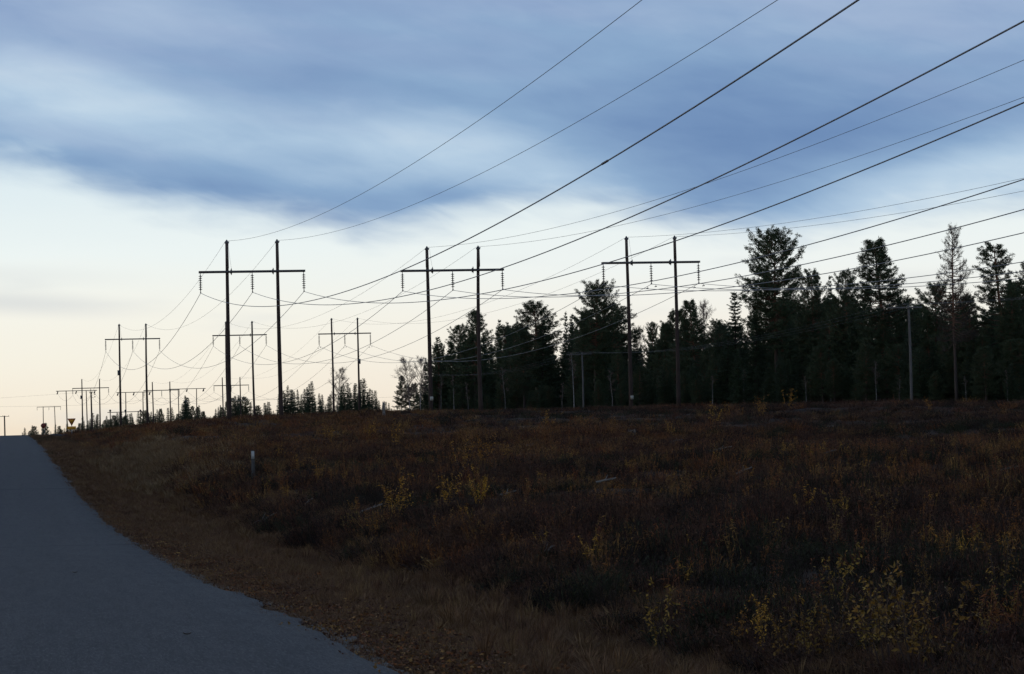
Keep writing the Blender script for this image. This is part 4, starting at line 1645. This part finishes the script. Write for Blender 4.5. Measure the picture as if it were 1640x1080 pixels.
sapling(768, 822, 'bright', .72, 'brightest yellow sapling standing alone in the middle of the heath', None, .9)
sapling(1262, 662, 'yellow', 1.7, 'bushy golden shrub at the foot of the forest right of the right pylon', None, 1.2)
for px, py, H in ((1420, 1084, .8), (1465, 1090, .8), (1395, 1072, .62), (1500, 1086, .7), (1340, 1072, .6), (1430, 1050, .6)):
    sapling(px, py, 'olive', H, 'olive-yellow leafy sapling in the clump at the bottom right', 'clump of saplings at the bottom right', 1.1)
for px, py, H in ((1290, 1078, .6), (1180, 1050, .45), (1228, 1062, .62), (1255, 1076, .6), (1215, 1030, .42)):
    sapling(px, py, 'olive' if px > 1240 else 'yellow', H, 'yellowing sapling left of the bottom right clump', 'saplings left of the bottom right clump')
near_s = [(1625, 1010), (1585, 1050), (1605, 960), (1300, 985), (1245, 950), (1490, 960), (1470, 930), (1405, 950), (1250, 900), (1165, 905), (1120, 940), (1085, 900), (1330, 905), (1520, 905),
          (1015, 890), (985, 870), (870, 880), (840, 860), (900, 862), (940, 850), (1010, 850), (1100, 845), (1180, 850), (1340, 850), (1300, 845), (1420, 860), (1560, 880), (1620, 870), (600, 880),
          (560, 875), (585, 860), (545, 850), (1065, 1060), (1560, 1000), (1350, 990), (1100, 1010)]
ZN = [(575, 'beside the verge grass'), (860, 'below the broad pine'), (1000, 'below the right pylon'), (1110, 'below the dark pointed pine'), (1230, 'below the tallest pine'), (1330, 'left of the olive clump'),
      (1420, 'above the olive clump'), (1500, 'right of the olive clump'), (1610, 'at the right edge')]
for px, py in near_s:
    zn = min(ZN, key=lambda q: abs(q[0] - px))[1] + (', far part' if py < 900 else '')
    kd = random.choice(['rust', 'rust', 'yellow', 'olive'])
    sapling(px + rng.normal(0, 5), py + rng.normal(0, 4), kd, rng.uniform(.4, .75), kd + '-leaved low sapling in the near heath ' + zn, 'near %s saplings %s' % (kd, zn))
mid_s = [(640, 845), (625, 835), (770, 760), (800, 755), (745, 765), (815, 748), (785, 770), (870, 700), (880, 695), (700, 728), (650, 722), (560, 725), (530, 720), (590, 712), (540, 735), (480, 750), (450, 742), (320, 715),
         (345, 708), (440, 715), (500, 705), (610, 700), (1150, 685), (1165, 680), (1215, 672), (1190, 676), (1440, 660), (1490, 666), (1225, 668), (680, 800), (720, 830), (480, 765), (505, 780), (860, 745), (1070, 700), (980, 690)]
ZM = [(330, 'beyond the marker post'), (460, 'right of the marker post'), (550, 'below the third medium pylon'), (640, 'below the rounded birches'), (700, 'below the middle pylon'), (780, 'beyond the lone bright sapling'),
      (870, 'below the broad pine'), (1000, 'below the right pylon'), (1170, 'left of the tallest pine'), (1225, 'below the tallest pine'), (1465, 'below the tall grey pole')]
for px, py in mid_s:
    zn = min(ZM, key=lambda q: abs(q[0] - px))[1] + (', nearer part' if py > 740 else '')
    kd = random.choice(['rust', 'yellow', 'yellow'])
    sapling(px + rng.normal(0, 6), py + rng.normal(0, 2), kd, rng.uniform(.7, 1.3), kd + '-leaved sapling in the clearing ' + zn, 'mid %s saplings %s' % (kd, zn), 1.2)

# ------------------------------------------------------------------ fallen branches, stumps and snags
sticks = [((575, 836), (613, 820), 'long pale fallen branch left of the lone yellow sapling'), ((866, 909), (888, 894), 'short white broken branch in the near heath'),
          ((404, 853), (442, 858), 'pale stick lying on the edge of the grass verge'), ((1180, 770), (1205, 764), 'pale stick far out on the heath below the tallest pine'),
          ((1070, 718), (1092, 716), 'short pale stick in the heath beyond the lone yellow sapling'), ((1560, 796), (1590, 794), 'pale stick near the right edge of the heath'),
          ((1320, 738), (1338, 741), 'small pale stick below the pointed pine'), ((1130, 733), (1170, 731), 'thin dark-pale branch lying right of centre'),
          ((800, 806), (826, 808), 'thin stick just right of the lone yellow sapling'), ((955, 786), (985, 783), 'thin pale stick in the middle of the heath'),
          ((1010, 885), (1040, 888), 'pale twig lying in the near heath below centre'), ((1600, 766), (1638, 767), 'pale branch cut by the right edge'),
          ((488, 821), (500, 820), 'tiny white chip of wood left of the long branch'), ((760, 716), (790, 714), 'pale stick amid the far heath')]
for (a, b, lb) in sticks:
    p = ground_at(*a)
    dist = float(p @ FW)
    L = min(3.5, math.hypot(b[0] - a[0], b[1] - a[1]) * dist / FOC * 1.08)
    away = np.clip((a[1] - b[1]) / max(6.0, abs(b[0] - a[0])), -.5, .5) * 1.6
    hd_ = unit(R0 * np.sign(b[0] - a[0]) + np.array([math.sin(YAW), math.cos(YAW), 0]) * away)
    q = p + hd_ * L
    q[2] = float(height(q[0], q[1]))
    t = thing('fallen_branch', lb, 'branch', p + np.array([0, 0, .16]), 0)
    d = (q - p)
    d[2] += .10
    s = np.linspace(0, 1, 6)
    Q = np.outer(s, d) + rng.normal(0, .02 * L, (6, 3)) * np.sin(s * 3.1)[:, None]
    g = G()
    g.tube(Q, np.interp(s, [0, 1], [.030, .014]), 6)
    g.build('limb', 'dead_wood', t, True)
    g = G()
    dd = unit(d) * .6 + rng.normal(0, .4, 3)
    dd[2] = abs(dd[2]) + .2
    g.tube([Q[2], Q[2] + unit(dd) * L * .18, Q[2] + unit(dd) * L * .3 + np.array([0, 0, .03])], [.012, .009, .004], 5)
    g.build('side_twig', 'dead_wood', t, True)
for px, py, hp, lb in ((615, 668, 22, 'pale broken snag in the far heath left of the middle pylon'), (1012, 700, 9, 'low grey stump in the far heath'), (1330, 690, 8, 'low grey stump before the right forest'),
                       (850, 725, 12, 'grey rotting stump in the heath under the broad pine')):
    p = ground_at(px, py)
    h = hp * np.linalg.norm(p) / FOC
    r0 = .10 if h > 1 else .16
    g = G()
    a = np.arange(10) * 2 * math.pi / 10
    rings = []
    for z, rr in ((-.15, r0 * 1.5), (.08, r0 * 1.15), (h * .6, r0), (h, r0 * .9)):
        jag = rng.uniform(-.5, .6, 10) * (.25 if z == h else .03) * h * (z > 0)
        rings.append([(rr * math.cos(t_) * rng.uniform(.9, 1.1), rr * math.sin(t_) * rng.uniform(.9, 1.1), z + jg) for t_, jg in zip(a, jag)])
    V = np.array(rings).reshape(-1, 3)
    i = np.arange(3)[:, None] * 10
    j = np.arange(10)[None, :]
    j2 = (j + 1) % 10
    V = np.concatenate([V, [[0, 0, h * .8]]])
    g.add(V, [(30 + kx, 30 + (kx + 1) % 10, 40) for kx in range(10)], np.stack([i + j, i + j2, i + 10 + j2, i + 10 + j], -1).reshape(-1, 4))
    ob = g.build('tree_stump', 'dead_wood', None)
    ob.location = p
    tag(ob, lb, 'stump')
# two pale scraps lying on the asphalt
for px, py, lb in ((120, 919, 'tiny pale scrap on the asphalt, farther of two'), (300, 1019, 'tiny pale curled leaf on the asphalt, nearer of two')):
    d = ray(px, py)
    ts = np.arange(8, 80, .02)
    Pq = ts[:, None] * d
    i = int(np.argmax(Pq[:, 2] < np.interp(Pq[:, 1], _ty, _tz) + .03))
    g = G()
    u = np.linspace(-1, 1, 7)
    V = np.array([[(x * .035, y * .02 * math.cos(x * 1.2), .012 * (x * x + y * y)) for y in (-1, 0, 1)] for x in u])
    ii = np.arange(21).reshape(7, 3)
    g.add(V.reshape(-1, 3), None, np.stack([ii[:-1, :-1], ii[1:, :-1], ii[1:, 1:], ii[:-1, 1:]], -1).reshape(-1, 4))
    ob = g.build('dry_leaf', 'dead_wood', None)
    ob.location = Pq[i] + np.array([0, 0, .012])
    tag(ob, lb, 'leaf')
